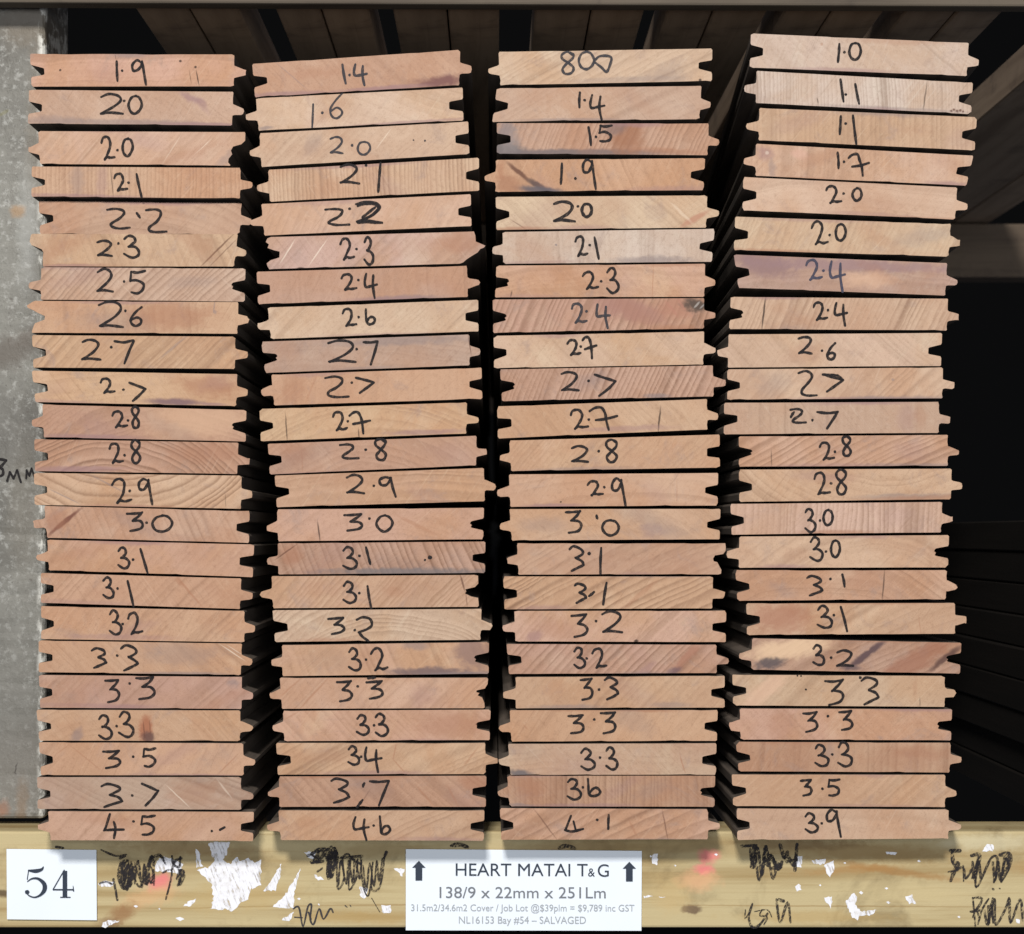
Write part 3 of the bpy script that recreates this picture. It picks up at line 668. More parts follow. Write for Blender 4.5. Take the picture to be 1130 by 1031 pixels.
# ---- stack 4 (the tallest)
B(4, 1, '1.0', 'R', (828.7, 37, 1069, 47.4, 1067, 84.1, 827.2, 74.8), 'white', '\\', .18, 9, '1 926.2 48.5 924.6 68.6|. 931.8 57.8|0 937.3 47.3 949.7 66.5', 'whitish', [spot(907, 49, 1.6, BRN, .4)], skew=.06)
B(4, 2, '1.1', 'L', (834.9, 78, 1073.8, 91, 1072, 126, 834, 113.6), 'white', 'v', .5, 4, '1 927.7 87.5 931 112|. 933.6 104.2|1 944 92.8 948.2 114.5', 'insect specked white', [crack(1023, 92, 1019, 122, .8, .6), spot(1050, 122.5, 1.3, DK), spot(1053, 121, 1.4, DK), spot(1056.5, 122.5, 1.6, DK), spot(1060, 121.6, 1.5, DK), spot(1063, 123, 1.2, DK), crack(902, 108, 903, 114, .7, .6), stain(990, 120, 80, 2, 3, GRY, .4)], skew=.06)
B(4, 3, '1.1', 'L', (837.7, 119.4, 1077.8, 129.6, 1075.3, 166.4, 836.5, 155.2), 'yellow', 'v', .65, 6.5, '1 927.7 128.4 926.5 148.5|. 933 136.8|1 941 127.8 944.8 160', 'yellow barred', [stain(1060, 155, 16, 12, 0, PUR, .2)], skew=.06)
B(4, 4, '1.7', 'L', (834, 159, 1073.8, 172.2, 1066, 205.4, 833, 194.5), 'pale', 'v', .2, 8, '1 924 168.7 925 186.3|. 931 179|X 936.4 170.8 958.7 194.4', 'swirl marked pale', [stain(843, 170, 9, 7, 30, PUR, .55), spot(846, 169, 2.0, WHT, .3), stain(852, 186, 4, 10, 0, GRY, .45), stain(882, 170, 10, 5, 20, srgb(190, 150, 134), .5)], skew=.05)
B(4, 5, '2.0', 'R', (820, 195.7, 1056, 207.3, 1053.7, 242.7, 819, 232.6), 'pale', 'h', .08, 9, '2 911.6 205.8 928 224.4|. 930.5 214|0 940.4 208 950.4 222', 'plain blush', [], skew=.04)
B(4, 6, '2.0', 'R', (811.3, 239.2, 1049.5, 247.2, 1047, 283.5, 809.7, 276.3), 'cream', 's', .3, 7, '2 895.6 244.9 913 269.7|. 915.3 259.6|0 922 247.4 933 266', 'cream combed', [], skew=.03)
B(4, 7, '2.4', 'R', (810.5, 280.2, 1046.7, 289.7, 1044.4, 325.7, 815.5, 317.2), 'mauve', 'h', .35, 9, '2 890.6 286.5 908 308|. 909.5 298|4 916.3 287.8 933.3 321', 'mauve rippled', [stain(842, 291, 34, 12, 15, srgb(128, 102, 102), .8), stain(940, 292, 110, 6, 2, srgb(134, 108, 110), .7), stain(960, 308, 30, 8, 0, srgb(212, 174, 144), .4)], ink='b', dy=.003, skew=.03)
B(4, 8, '2.4', 'R', (806.6, 327.6, 1046.4, 329.6, 1045.2, 364.8, 804.7, 363.2), 'pale', 's', .6, 6, '2 897.7 333.6 913 353|. 913.8 342.3|4 921 334.6 935 359', 'hair split pale', [crack(845, 328, 841, 363, 1.0, .85)], skew=.02)
B(4, 9, '2.6', 'L', (804, 369, 1039.9, 367.4, 1038.6, 404, 803.2, 405.8), 'cream', '\\', .18, 7, 'Q 881.6 371.7 896 390|. 907.3 387|6 912.3 378.5 922.5 397', 'clean buff', [], w=3.2, skew=.01)
B(4, 10, '27', 'R', (802.4, 407.8, 1040.2, 405.6, 1039.9, 439.8, 802.4, 441.5), 'pale', '/', .4, 9, 'Z 880.7 410 901.4 436.8|G 907.6 413.5 930.2 432.7|- 907.6 413.5 924 414.5|- 924 414.5 929.5 419.5', 'dotless inked pale', [spot(985, 419, 1.6, GRY, .5), stain(960, 440, 80, 1.6, 0, PUR, .5)], length=2.7)
B(4, 11, '2.7', 'R', (799, 444.7, 1036.3, 443.6, 1035.9, 478, 798.5, 479.6), 'grey', 'v', .2, 9, 'Z 872.3 451.8 889.3 466.6|- 872.5 460.5 876 455|. 896.3 463.8|7 901.8 454.2 925 472.5', 'patchy mauve', [stain(1000, 462, 10, 14, 0, PUR, .3), stain(1016, 462, 6, 14, 0, BRN, .3)])
B(4, 12, '2.8', 'R', (815.2, 481.8, 1045.8, 480, 1046, 514.3, 815.2, 515.2), 'tan', '7', .75, 7, '2 904.5 488.5 920 507.4|. 921.2 498.7|8 928 481.5 940 503.4', 'rayed tan', [crack(851, 497, 851.5, 515, .7, .5)])
B(4, 13, '2.8', 'R', (815.5, 518.2, 1050.6, 517.2, 1049.5, 551.2, 816, 554), 'sand', 'u', .4, 9, '2 898.6 522 916 545.8|. 917.2 533.4|8 921 518.6 935.5 545.8', 'sagging ringed sand', [stain(1000, 548, 50, 3, -1, GRY, .5)])
B(4, 14, '3.0', 'R', (805.9, 556.2, 1039.8, 554, 1038.7, 587.7, 807.4, 590.3), 'pale', 'v', .55, 6, '3 888.4 561.6 900 587|. 904.8 574.6|0 908.5 562.8 918.8 579.9', 'upright barred pale')
B(4, 15, '3.0', 'L', (816, 592.2, 1047.5, 590.6, 1046.4, 626.5, 815.2, 626.8), 'pale', 'n', .15, 9, '3 894 593.4 907.6 619|. 911.6 608.7|0 917 596.3 927 614.9', 'blotchy buff', [stain(880, 612, 16, 8, 0, BRN, .22)])
B(4, 16, '3.1', 'R', (811.3, 629.2, 1044.9, 629.2, 1043.6, 661.6, 813.6, 663.2), 'tan', 'n', .3, 9, 'W 890.6 635.6 907.6 657.6|. 916.3 639|1 929.3 634 931.8 647.4', 'full height cracked tan', [crack(976, 630, 973.5, 662, .8, .7), stain(955, 640, 20, 10, 0, RED, .25)])
B(4, 17, '3.1', 'R', (823.7, 665.9, 1054.2, 665.6, 1054.5, 699.6, 824.5, 701.2), 'sand', '7', .25, 10, '3 902 668.8 918 693.3|. 920.3 678.9|1 928 669.9 935 696.7', 'rusty ended', [stain(862, 682, 32, 16, 0, srgb(150, 102, 82), .65), stain(885, 676, 20, 6, 10, RED, .3), crack(1014, 680, 1016.5, 699, .6, .4, BRN)])
B(4, 18, '3.2', 'L', (830, 704.4, 1060.7, 709.4, 1059.2, 743.6, 828.4, 739.2), 'brown', '7', .5, 9, '3 897 712.4 909 734|. 917 725.8|Q 923.4 718 941 735', 'dark striped brown', [stain(870, 716, 44, 11, -8, srgb(208, 178, 146), .7), (850, 732, 17, 5.5, -4, srgb(74, 68, 72), .85, .5), seg_mark(934, 739, 978, 706, 3.8, srgb(84, 66, 68), .95, .45), stain(1010, 730, 44, 12, -30, srgb(140, 94, 74), .7), seg_mark(1026, 740, 1060, 713, 3.4, srgb(84, 60, 54), .9, .5), stain(938, 737, 12, 3, 4, srgb(84, 70, 74), .7)])
B(4, 19, '3.3', 'R', (808.2, 744.6, 1042.9, 746, 1042.9, 780.3, 809, 778.8), 'yellow', '/', .25, 10, 'E 910.7 750.5 930.8 777.8|. 949.4 747.8 1.8|W 950.4 747.6 969.9 777.5#. 889.3 761 1.2|. 880 745.8 1|. 884 746.2 1', 'widely spaced inked yellow', [stain(845, 762, 30, 9, -40, srgb(200, 164, 140), .55), crack(1015, 770, 1015.5, 780, .6, .5), stain(1010, 760, 3, 10, 0, BRN, .25)])
B(4, 20, '3.3', 'L', (816, 781.8, 1050.2, 782.5, 1049, 817, 816.7, 816.3), 'tan', '\\', .18, 12, 'E 886 786 901.7 807.2|. 913.2 790.2|E 925.6 784.8 940 805.7', 'corner reddened tan', [stain(862, 800, 16, 15, 55, RED, .35)])
B(4, 21, '3.3', 'R', (812, 818.7, 1049.5, 819.8, 1048.3, 852.8, 815.2, 851.5), 'red', 'v', .25, 12, '3 899 822.4 914 845.6|. 918.5 832.6|3 924.6 819.8 940 845.6', 'reddest', [stain(1000, 838, 45, 14, 0, RED, .35)])
B(4, 22, '3.5', 'R', (807.4, 854.7, 1043.3, 855, 1042.9, 890.8, 809, 889.7), 'sand', '/', .3, 12, 'E 883.8 860.5 895.5 878|. 907.3 870.4|5 913.2 859.9 926.5 878', 'frayed tongued sand')
B(4, 23, '3.9', 'R', (812.8, 892.2, 1046.7, 893.2, 1046.7, 925.7, 813.6, 927.2), 'pale', 'h', .06, 10, '3 888.4 897.7 902 918.7|. 906.7 908.5|9 911.6 893.8 927.7 923.5', 'spotless')


# ------------------------------------------------------------------ box with worn edges
def box(name, x0, x1, y0, y1, z0, z1, mat, bev=0.0015, seg=2, parent=None):
    bm = bmesh.new()
    bmesh.ops.create_cube(bm, size=1)
    cx, cy, cz = (x0 + x1) / 2, (y0 + y1) / 2, (z0 + z1) / 2
    for v in bm.verts:
        v.co = Vector((v.co.x * (x1 - x0), v.co.y * (y1 - y0), v.co.z * (z1 - z0)))
    if bev:
        bmesh.ops.bevel(bm, geom=list(bm.edges), offset=bev, segments=seg, affect='EDGES', profile=.5)
    me = bpy.data.meshes.new(name)
    bm.to_mesh(me); bm.free()
    for p in me.polygons:
        p.use_smooth = False
    return link(name, me, mat, parent, (cx, cy, cz))


def long_grain(name, base, dark, axis='X', marks=(), k=S, cx=0, cy=0, grain=1.0, dirt=.3):
    """sawn timber seen along its length"""
    g = NT(name)
    v = g.coords()
    st = {'X': (2.2, 40, 40), 'Y': (40, 2.2, 40), 'Z': (40, 40, 2.2)}[axis]
    gv = g.mapping(v, sc=st)
    n1 = g.noise(gv, 1.0, 4, .6, .6)
    fine = {'X': (14, 420, 420), 'Y': (420, 14, 420), 'Z': (420, 420, 14)}[axis]
    n2 = g.noise(g.mapping(v, sc=fine), 1.0, 3, .6)
    col = g.mix(g.ramp(n1, .42, .68, 0, .8 * grain), base, dark)
    col = g.mix(g.ramp(n2, .52, .78, 0, .42 * grain), col, dark)
    col = g.mix(g.ramp(g.noise(v, 26, 5, .65, .5), .52, .75, 0, dirt), col, (dark[0] * .55, dark[1] * .58, dark[2] * .7, 1))
    col = apply_marks(g, v, col, marks, cx, cy, k)
    g.bump(g.math('ADD', n2, g.noise(v, 900, 2, .6)), .25, .0005)
    return g.out(col, .72, .2)


# ------------------------------------------------------------------ bearer under the stacks
BY = 0.028
kb = S * (D + BY) / D
bx0, bx1 = X(-90, BY), X(1230, BY)
bz1, bz0 = Z(917.4, BY), Z(1024, BY)
bcx, bcy = 570, 970.7
pink = srgb(222, 112, 120)
bm_marks = [(176, 973, 13, 8, -20, pink, .75, .6), (782, 945, 10, 7, 0, pink, .7, .6), (776, 960, 10, 5, 0, pink, .75, .6), (770, 972, 22, 10, 0, srgb(222, 168, 128), .55, .6),
            (165, 990, 30, 10, -15, srgb(206, 160, 116), .5, .6), (135, 1008, 16, 8, -30, srgb(138, 98, 64), .75, .6), (120, 1018, 12, 5, 0, srgb(122, 90, 62), .6, .6),
            (763, 1003, 10, 5, 5, srgb(104, 84, 66), .9, .35), seg_mark(910, 950, 1060, 972, 4, srgb(150, 108, 60), .6, .6), seg_mark(890, 963, 990, 957, 4, srgb(158, 116, 66), .5, .6),
            seg_mark(300, 1000, 720, 996, .9, srgb(140, 110, 66), .5, .6), seg_mark(730, 999, 1100, 1001, .8, srgb(140, 110, 66), .55, .6), seg_mark(170, 1003, 320, 1000, .8, srgb(140, 110, 66), .5, .6),
            (210, 936, 70, 7, 2, srgb(132, 104, 66), .6, .6), (420, 938, 60, 8, 0, srgb(140, 116, 76), .5, .6), (640, 934, 60, 5, 0, srgb(132, 108, 72), .5, .6), (960, 940, 90, 10, 3, srgb(140, 110, 66), .6, .6), (880, 932, 60, 6, 0, srgb(110, 88, 60), .6, .6),
            (260, 990, 60, 14, -4, srgb(176, 150, 100), .5, .6), (390, 1012, 60, 6, 0, srgb(166, 136, 84), .5, .6), (900, 1012, 80, 6, 0, srgb(170, 142, 92), .5, .6), (1000, 985, 60, 12, 4, srgb(190, 172, 130), .5, .6), (740, 985, 20, 20, 0, srgb(186, 160, 112), .5, .6), (1090, 930, 50, 8, 0, srgb(200, 190, 158), .6, .6),
            (3, 986, 6, 4, 0, srgb(70, 52, 38), .8, .5), (1150, 958, 30, 8, 0, srgb(160, 120, 70), .5, .6)]
PINE = long_grain('bearer_pine', srgb(182, 166, 127), srgb(144, 119, 77), 'X', bm_marks, kb, bcx, bcy, 1.0, .55)
bearer = box('timber_bearer', bx0, bx1, BY, BY + .043, bz0, bz1, PINE, .0016, 2)
# centre the object's own coordinates on the marks
off = Vector((X(bcx, BY), bearer.location.y, Z(bcy, BY))) - bearer.location
for v_ in bearer.data.vertices:
    v_.co -= off
bearer.location += off
tag(bearer, 'yellow pine bearer with marker scribbles and white paint smears carrying the board stacks', 'timber beam')
FY = BY - bearer.location.y                 # local y of the bearer's front face


def zoomed(ox, oy, f, pts):
    return [(ox + a / f, oy + b / f) for a, b in pts]


def scribble(strokes, ox, oy, f, mat=INK_WORN):
    ik = Ink(bcx, bcy, kb, FY - .0003)
    for w, pts in strokes:
        ik.stroke(zoomed(ox, oy, f, pts), w * .95, True, .75)
    link('marker_scribble', ik.mesh('marker_scribble'), mat, bearer)


F1, F4 = 1130 / 300, 1130 / 230
scribble([(2.5, [(420, 180), (480, 205), (525, 200)]), (5.5, [(503, 235), (497, 300), (520, 340), (543, 290), (528, 240), (506, 246)]), (4, [(510, 260), (520, 320)]),
          (2.6, [(545, 230), (560, 300), (585, 333), (608, 262), (625, 210)]), (2.4, [(560, 235), (590, 330)]), (2.2, [(610, 255), (602, 322), (640, 290), (622, 240)]),
          (4, [(472, 302), (488, 388)]), (2.4, [(675, 275), (715, 270), (690, 385)]), (3.4, [(628, 216), (658, 202), (680, 215)]), (3, [(715, 206), (722, 240), (745, 250), (750, 210)]),
          (2.8, [(738, 328), (764, 272), (742, 262)]), (5, [(500, 215), (520, 205)]), (2, [(605, 300), (640, 320)]), (4.5, [(515, 225), (512, 330), (530, 225), (528, 345), (548, 240), (540, 330), (560, 250)]), (2.6, [(560, 320), (575, 225), (590, 335), (600, 240), (612, 325), (622, 225)]), (2.4, [(606, 318), (618, 270), (628, 318), (640, 262), (640, 325)]), (3.6, [(620, 250), (632, 205), (640, 245)]), (2.4, [(640, 232), (665, 205), (690, 240)]), (3, [(735, 300), (752, 262), (745, 325), (768, 285)]), (2.2, [(415, 318), (440, 312), (468, 322)]), (3, [(715, 262), (730, 225), (757, 215)])], 0, 890, F1)
scribble([(4, [(225, 205), (270, 185), (255, 220), (240, 232), (288, 228)]), (5, [(322, 168), (307, 290), (332, 175), (344, 225), (312, 298)]), (5, [(300, 200), (318, 260)]),
          (2.6, [(345, 240), (350, 342), (375, 300), (370, 215), (400, 208), (395, 342), (425, 300), (432, 218)]), (4.4, [(362, 214), (450, 206)]), (2, [(445, 215), (455, 330), (478, 368), (495, 240)]),
          (2.4, [(495, 232), (490, 342), (525, 330), (545, 200), (556, 190)]), (3.6, [(535, 225), (552, 195)]), (1.4, [(490, 380), (524, 438)]), (3, [(265, 270), (285, 256)]), (3.4, [(240, 200), (262, 215)]), (5, [(258, 185), (300, 180), (262, 232)]), (5.5, [(310, 178), (322, 290), (338, 190), (346, 230)]), (2.6, [(352, 330), (362, 225), (385, 320), (395, 225), (412, 320), (420, 220), (440, 300), (448, 222)]), (2.2, [(455, 245), (468, 350), (482, 235), (500, 330), (512, 225), (520, 310), (535, 215)]), (3.4, [(400, 212), (447, 240)])], 280, 890, F1)
scribble([(2.2, [(165, 425), (188, 420), (205, 498), (225, 418), (240, 410), (235, 468), (250, 488), (272, 425), (290, 468), (318, 425), (330, 440)]), (1.8, [(170, 460), (202, 462)]), (2.6, [(228, 440), (238, 468)]), (1.6, [(380, 412), (388, 418)]), (1.6, [(400, 410), (404, 415)])], 280, 890, F1, INK_FAINT)
scribble([(5, [(580, 215), (660, 212)]), (6, [(652, 215), (636, 328)]), (3.2, [(655, 215), (664, 330), (676, 400), (700, 320), (712, 215), (748, 388), (766, 330), (742, 262), (712, 300)]),
          (3, [(716, 215), (736, 300)]), (5, [(790, 208), (815, 280), (830, 246)]), (5, [(825, 300), (880, 290)]), (5, [(882, 206), (870, 345)]), (6, [(760, 305), (792, 326), (748, 334)]), (4, [(628, 230), (646, 330), (668, 225), (690, 370), (705, 230)]), (4.5, [(700, 270), (725, 320), (740, 265), (775, 340), (800, 300)]), (4, [(835, 270), (862, 320), (878, 262)])], 700, 890, F4)
scribble([(1.6, [(602, 560), (600, 608), (622, 575)]), (3, [(640, 527), (620, 600), (640, 654), (680, 640), (722, 580)]), (2, [(692, 560), (680, 590), (720, 600), (702, 640)]),
          (3, [(770, 502), (790, 630), (830, 520), (846, 628)]), (5, [(782, 505), (808, 512)]), (1.4, [(650, 570), (720, 560), (745, 600)])], 700, 890, F4)
scribble([(5.5, [(732, 240), (782, 240)]), (5, [(740, 245), (746, 300), (772, 310), (752, 350), (732, 402)]), (3.4, [(720, 355), (772, 345)]), (2.6, [(800, 320), (802, 405)]), (5, [(845, 266), (888, 268), (852, 388)]),
          (3, [(885, 272), (866, 400), (880, 430), (950, 282), (985, 286), (966, 410)]), (6, [(1000, 262), (1052, 262), (1042, 330), (1006, 398)]), (4, [(1022, 275), (1006, 408)]), (4, [(850, 300), (862, 395), (880, 300), (896, 390)]), (3.4, [(960, 300), (972, 400), (990, 300), (1000, 395), (1030, 280), (1046, 330)]), (3, [(740, 300), (765, 335), (800, 330), (812, 390), (845, 340)]), (3.6, [(960, 446), (964, 449)]), (2, [(995, 443), (999, 444)])], 900, 890, F4)
scribble([(3, [(852, 495), (866, 648)]), (3, [(852, 495), (902, 500), (872, 558), (840, 570), (900, 562)]), (2.4, [(938, 500), (902, 560), (880, 638)]),
          (3, [(960, 497), (936, 640), (970, 502), (976, 640), (1030, 552), (1050, 497), (1056, 630), (1108, 502), (1122, 618)]), (4, [(935, 540), (940, 630)]), (3, [(915, 560), (930, 640), (950, 530), (962, 630)]), (2.4, [(852, 600), (870, 560), (885, 600)])], 900, 890, F4)
# marks that peep out above the two paper labels
scribble([(4, [(62, 934.5), (70, 936)])], 0, 0, 1)
scribble([(5, [(498, 933.5), (507, 932), (516, 935)])], 0, 0, 1)
scribble([(5, [(617, 936), (625, 933.5), (634, 936.5)])], 0, 0, 1)


def paint_mat():
    g = NT('white_paint')
    v = g.coords()
    f = g.ramp(g.noise(v, 300, 4, .7), .45, .75, 0, .6)
    col = g.mix(f, srgb(226, 226, 232), srgb(196, 190, 182))
    g.bump(g.noise(g.mapping(v, sc=(900, 900, 120)), 1, 3, .6), .4, .0004)
    wear = g.math('ADD', g.math('MULTIPLY', g.noise(g.mapping(g.mapping(v, rot=(0, .35, 0)), sc=(700, 700, 90)), 1, 4, .65), .6), g.math('MULTIPLY', g.noise(v, 190, 4, .65), .4))
    g.s(g.b.inputs['Alpha'], g.ramp(wear, .33, .49))
    return g.out(col, .55, .35)


PAINT = paint_mat()


PN = [0]


def patch(ox, oy, f, pts, y=.00018, rag=1.0):
    PN[0] += 1
    y = y + PN[0] * 1.5e-6
    pts = zoomed(ox, oy, f, pts)
    out = []
    n = len(pts)
    for i in range(n):
        a, b = pts[i], pts[(i + 1) % n]
        L = math.hypot(b[0] - a[0], b[1] - a[1])
        m = max(1, int(L / 2.2))
        for k in range(m):
            p = lerp(a, b, k / m)
            out.append((p[0] + rnd.uniform(-rag, rag) * .8, p[1] + rnd.uniform(-rag, rag)))
    vs = [((x - bcx) * kb, FY - y, (bcy - yy) * kb) for x, yy in out]
    me = mesh_from('paint_patch', vs, [tuple(range(len(vs)))])
    bm = bmesh.new(); bm.from_mesh(me)
    for fc in bm.faces:
        if fc.normal.y > 0: fc.normal_flip()
    bm.to_mesh(me); bm.free()
    link('paint_patch', me, PAINT, bearer)


patch(0, 890, F1, [(865, 150), (960, 150), (940, 200), (925, 225), (960, 238), (985, 205), (1000, 232), (1030, 210), (1060, 232), (1085, 225), (1074, 290), (1085, 330), (1040, 340), (1030, 385), (1000, 398), (968, 440), (935, 425), (905, 432), (875, 428), (887, 380), (880, 320), (822, 265), (870, 252), (895, 225), (878, 200)], rag=1.3)
patch(0, 890, F1, [(815, 175), (832, 190), (835, 235), (845, 245), (815, 258)])
patch(0, 890, F1, [(690, 205), (730, 225), (765, 240), (745, 285), (700, 268), (645, 272), (650, 225)], .00010, 1.4)
patch(0, 890, F1, [(728, 464), (748, 459), (768, 468), (748, 477)], rag=.3)
patch(0, 890, F1, [(410, 320), (440, 308), (478, 312), (470, 332), (420, 335)], .00010)
patch(0, 890, F1, [(430, 480), (450, 470), (495, 476), (440, 505), (425, 500)], .0001)
patch(0, 890, F1, [(762, 415), (790, 388), (812, 385), (795, 415)], .0001)
patch(280, 890, F1, [(-6, 240), (25, 225), (32, 270), (20, 330), (-10, 345)])
patch(280, 890, F1, [(40, 352), (80, 300), (115, 235), (108, 300), (90, 348)])
patch(280, 890, F1, [(80, 415), (130, 370), (195, 256), (168, 360), (165, 420), (110, 422)])
patch(280, 890, F1, [(115, 470), (165, 440), (150, 476)])
patch(280, 890, F1, [(440, 330), (478, 342), (462, 385), (442, 370)])
patch(280, 890, F1, [(530, 412), (570, 408), (572, 440), (532, 440)])
patch(280, 890, F1, [(210, 190), (262, 190), (250, 216), (222, 210)], .0001)
patch(280, 890, F1, [(245, 280), (292, 302), (268, 306)], .0001)
patch(280, 890, F1, [(585, 256), (628, 262), (616, 292)], .0001)
patch(700, 890, F4, [(960, 292), (1040, 285), (1030, 315), (975, 312)])
patch(700, 890, F4, [(1030, 312), (1080, 295), (1085, 340), (1060, 382), (1036, 350)])
patch(700, 890, F4, [(1030, 490), (1075, 490), (1062, 552), (1042, 520)])
patch(700, 890, F4, [(868, 432), (895, 420), (908, 455), (880, 462)])
patch(700, 890, F4, [(95, 260), (130, 255), (124, 322), (100, 312)], .0001)
patch(700, 890, F4, [(48, 482), (100, 488), (54, 500)], .0001)
patch(700, 890, F4, [(130, 488), (170, 490), (150, 498)], .0001, .5)
patch(700, 890, F4, [(870, 275), (912, 268), (905, 330), (875, 330)], .0001)
patch(900, 890, F4, [(160, 520), (205, 470), (225, 490), (215, 530), (242, 570), (332, 560), (300, 590), (238, 595), (225, 615), (198, 600)])
patch(900, 890, F4, [(488, 492), (520, 480), (546, 526), (505, 526)])
patch(900, 890, F4, [(903, 242), (930, 200), (966, 215), (960, 240)])
patch(900, 890, F4, [(378, 245), (442, 250), (430, 262), (385, 258)], .0001, .5)
patch(900, 890, F4, [(1085, 610), (1108, 615), (1105, 635), (1088, 632)], .0001, .4)
for (px_, py_) in [(905, 977), (932, 952), (978, 980), (1014, 950), (950, 985), (718, 945), (745, 955), (980, 996), (330, 992), (352, 998), (150, 1000), (176, 1003), (1058, 1012), (790, 943)]:
    rr = rnd.uniform(1.2, 2.6)
    patch(0, 0, 1, [(px_ - rr, py_), (px_, py_ - rr * .7), (px_ + rr, py_ + .3), (px_ + .3, py_ + rr * .8)], .0001, .5)


# ------------------------------------------------------------------ paper labels on the bearer
def paper_mat(name, c):
    g = NT(name)
    v = g.coords()
    col = g.mix(g.ramp(g.noise(v, 30, 3, .5), .4, .7, 0, .25), c, (c[0] * .93, c[1] * .94, c[2] * .96, 1))
    return g.out(col, .38, .45)


PAPER = paper_mat('label_paper', (0.715, 0.765, 0.825, 1))
PRINT = plain('printed_ink', (0.020, 0.030, 0.050, 1), .5)
PRINT_GREY = plain('grey_printed_ink', (0.15, 0.16, 0.18, 1), .5)
PRINT_PALE = plain('pale_printed_ink', (0.33, 0.35, 0.37, 1), .5)


def card(name, c4, y, bend):
    """thin sheet with a slight bow; c4 corners TL TR BR BL in px"""
    cx = sum(p[0] for p in c4) / 4; cy = sum(p[1] for p in c4) / 4
    n = 16
    vs, fs = [], []
    for j in range(2):
        for i in range(n + 1):
            t = i / n
            p = lerp(c4[0], c4[1], t) if j == 0 else lerp(c4[3], c4[2], t)
            yy = -bend * (2 * t - 1) ** 2
            vs.append(((p[0] - cx) * kb, yy, (cy - p[1]) * kb))
    fs = [(i, i + 1, i + n + 2, i + n + 1) for i in range(n)]
    me = mesh_from(name, vs, fs)
    bm = bmesh.new(); bm.from_mesh(me)
    bmesh.ops.solidify(bm, geom=list(bm.faces), thickness=-.0003)
    bmesh.ops.recalc_face_normals(bm, faces=bm.faces)
    bm.to_mesh(me); bm.free()
    o = link(name, me, PAPER, None, (X(cx, BY), BY - y, Z(cy, BY)))
    return o, cx, cy


def printed(parent, cx, cy, text, x0, x1, ybase, cap, mat, y, tilt=0.0):
    cu = bpy.data.curves.new('printed_line', 'FONT')
    cu.body = text
    cu.size = 1.0
    cu.resolution_u = 6
    t = bpy.data.objects.new('printed_line', cu)
    COL.objects.link(t)
    dg = bpy.context.evaluated_depsgraph_get()
    dg.update()
    me = bpy.data.meshes.new_from_object(t.evaluated_get(dg))
    bpy.data.objects.remove(t)
    xs = [v.co.x for v in me.vertices]
    a, b = min(xs), max(xs)
    ch = 0.72
    for v in me.vertices:
        px = x0 + (v.co.x - a) / (b - a) * (x1 - x0)
        py = ybase - v.co.y / ch * cap + tilt * (px - x0)
        v.co = ((px - cx) * kb, y, (cy - py) * kb)
    me.name = 'printed_line'
    me.materials.clear()
    o = link('printed_line', me, mat, parent)
    bm = bmesh.new(); bm.from_mesh(me)
    for f in bm.faces:
        if f.normal.y > 0: f.normal_flip()
    bm.to_mesh(me); bm.free()
    return o


lab, lx, ly = card('price_label', [(448, 936.5), (708, 938.5), (707.5, 1026.5), (448, 1026)], .0022, .0)
tag(lab, 'wide white printed price label with two up arrows under the middle stacks', 'label')
PY = -.0006
L3 = 1130 / 300


def l3(x, y):
    return 430 + x / L3, 920 + y / L3


def line3(text, x0, x1, yb, cap, mat, tilt=.004):
    a, b = l3(x0, yb)
    c, _ = l3(x1, yb)
    printed(lab, lx, ly, text, a, c, b, cap / L3, mat, PY, tilt)


line3('HEART MATAI T', 275, 822, 172, 54, PRINT)
line3('&', 824, 852, 175, 36, PRINT)
line3('G', 864, 910, 176, 54, PRINT)
line3('138/9 x 22mm x 251Lm', 208, 897, 264, 48, PRINT_GREY, .002)
line3('31.5m2/34.6m2 Cover / Job Lot @$39plm = $9,789 inc GST', 90, 1016, 318, 29, PRINT_PALE, .002)
line3('NL16153 Bay #54 \u2013 SALVAGED', 288, 815, 370, 31, PRINT_PALE, .002)
for ax in (122, 995):
    oy = 0 if ax < 500 else 4
    pts = [(ax, 110 + oy), (ax + 28, 139 + oy), (ax + 14, 139 + oy), (ax + 14, 192 + oy), (ax - 14, 192 + oy), (ax - 14, 139 + oy), (ax - 28, 139 + oy)]
    vs = []
    for p in pts:
        a, b = l3(*p)
        vs.append(((a - lx) * kb, PY, (ly - b) * kb))
    me = mesh_from('printed_arrow', vs, [tuple(range(7))])
    link('printed_arrow', me, PRINT, lab)

num, nx, ny = card('number_card', [(8, 936.5), (107, 937.5), (107.5, 1015), (8.5, 1014)], .0018, .0)
tag(num, 'small square white card printed 54 on the bearer below the grey post', 'label')


def serif(strokes, x0, y0, w, h):
    ik = Ink(nx, ny, kb, -.0006)
    for pts in strokes:
        P = [(x0 + a * w, y0 + b * h) for a, b, _ in pts]
        # variable pen width
        sp_ = spline([(p[0], p[1]) for p in P], 8) if len(P) > 2 else P
        ws = spline([(q_[2], 0) for q_ in pts], 8) if len(P) > 2 else [(q_[2], 0) for q_ in pts]
        n = len(sp_)
        for i in range(n):
            a, b = sp_[max(0, i - 1)], sp_[min(n - 1, i + 1)]
            an = math.atan2(b[1] - a[1], b[0] - a[0])
            hw = max(.15, ws[i][0]) / 2
            ik.y -= 1e-6
            ik.put(sp_[i][0] - math.sin(an) * hw, sp_[i][1] + math.cos(an) * hw)
            ik.put(sp_[i][0] + math.sin(an) * hw, sp_[i][1] - math.cos(an) * hw)
            if i:
                k = len(ik.v)
                ik.f.append((k - 4, k - 3, k - 1, k - 2))
    return ik


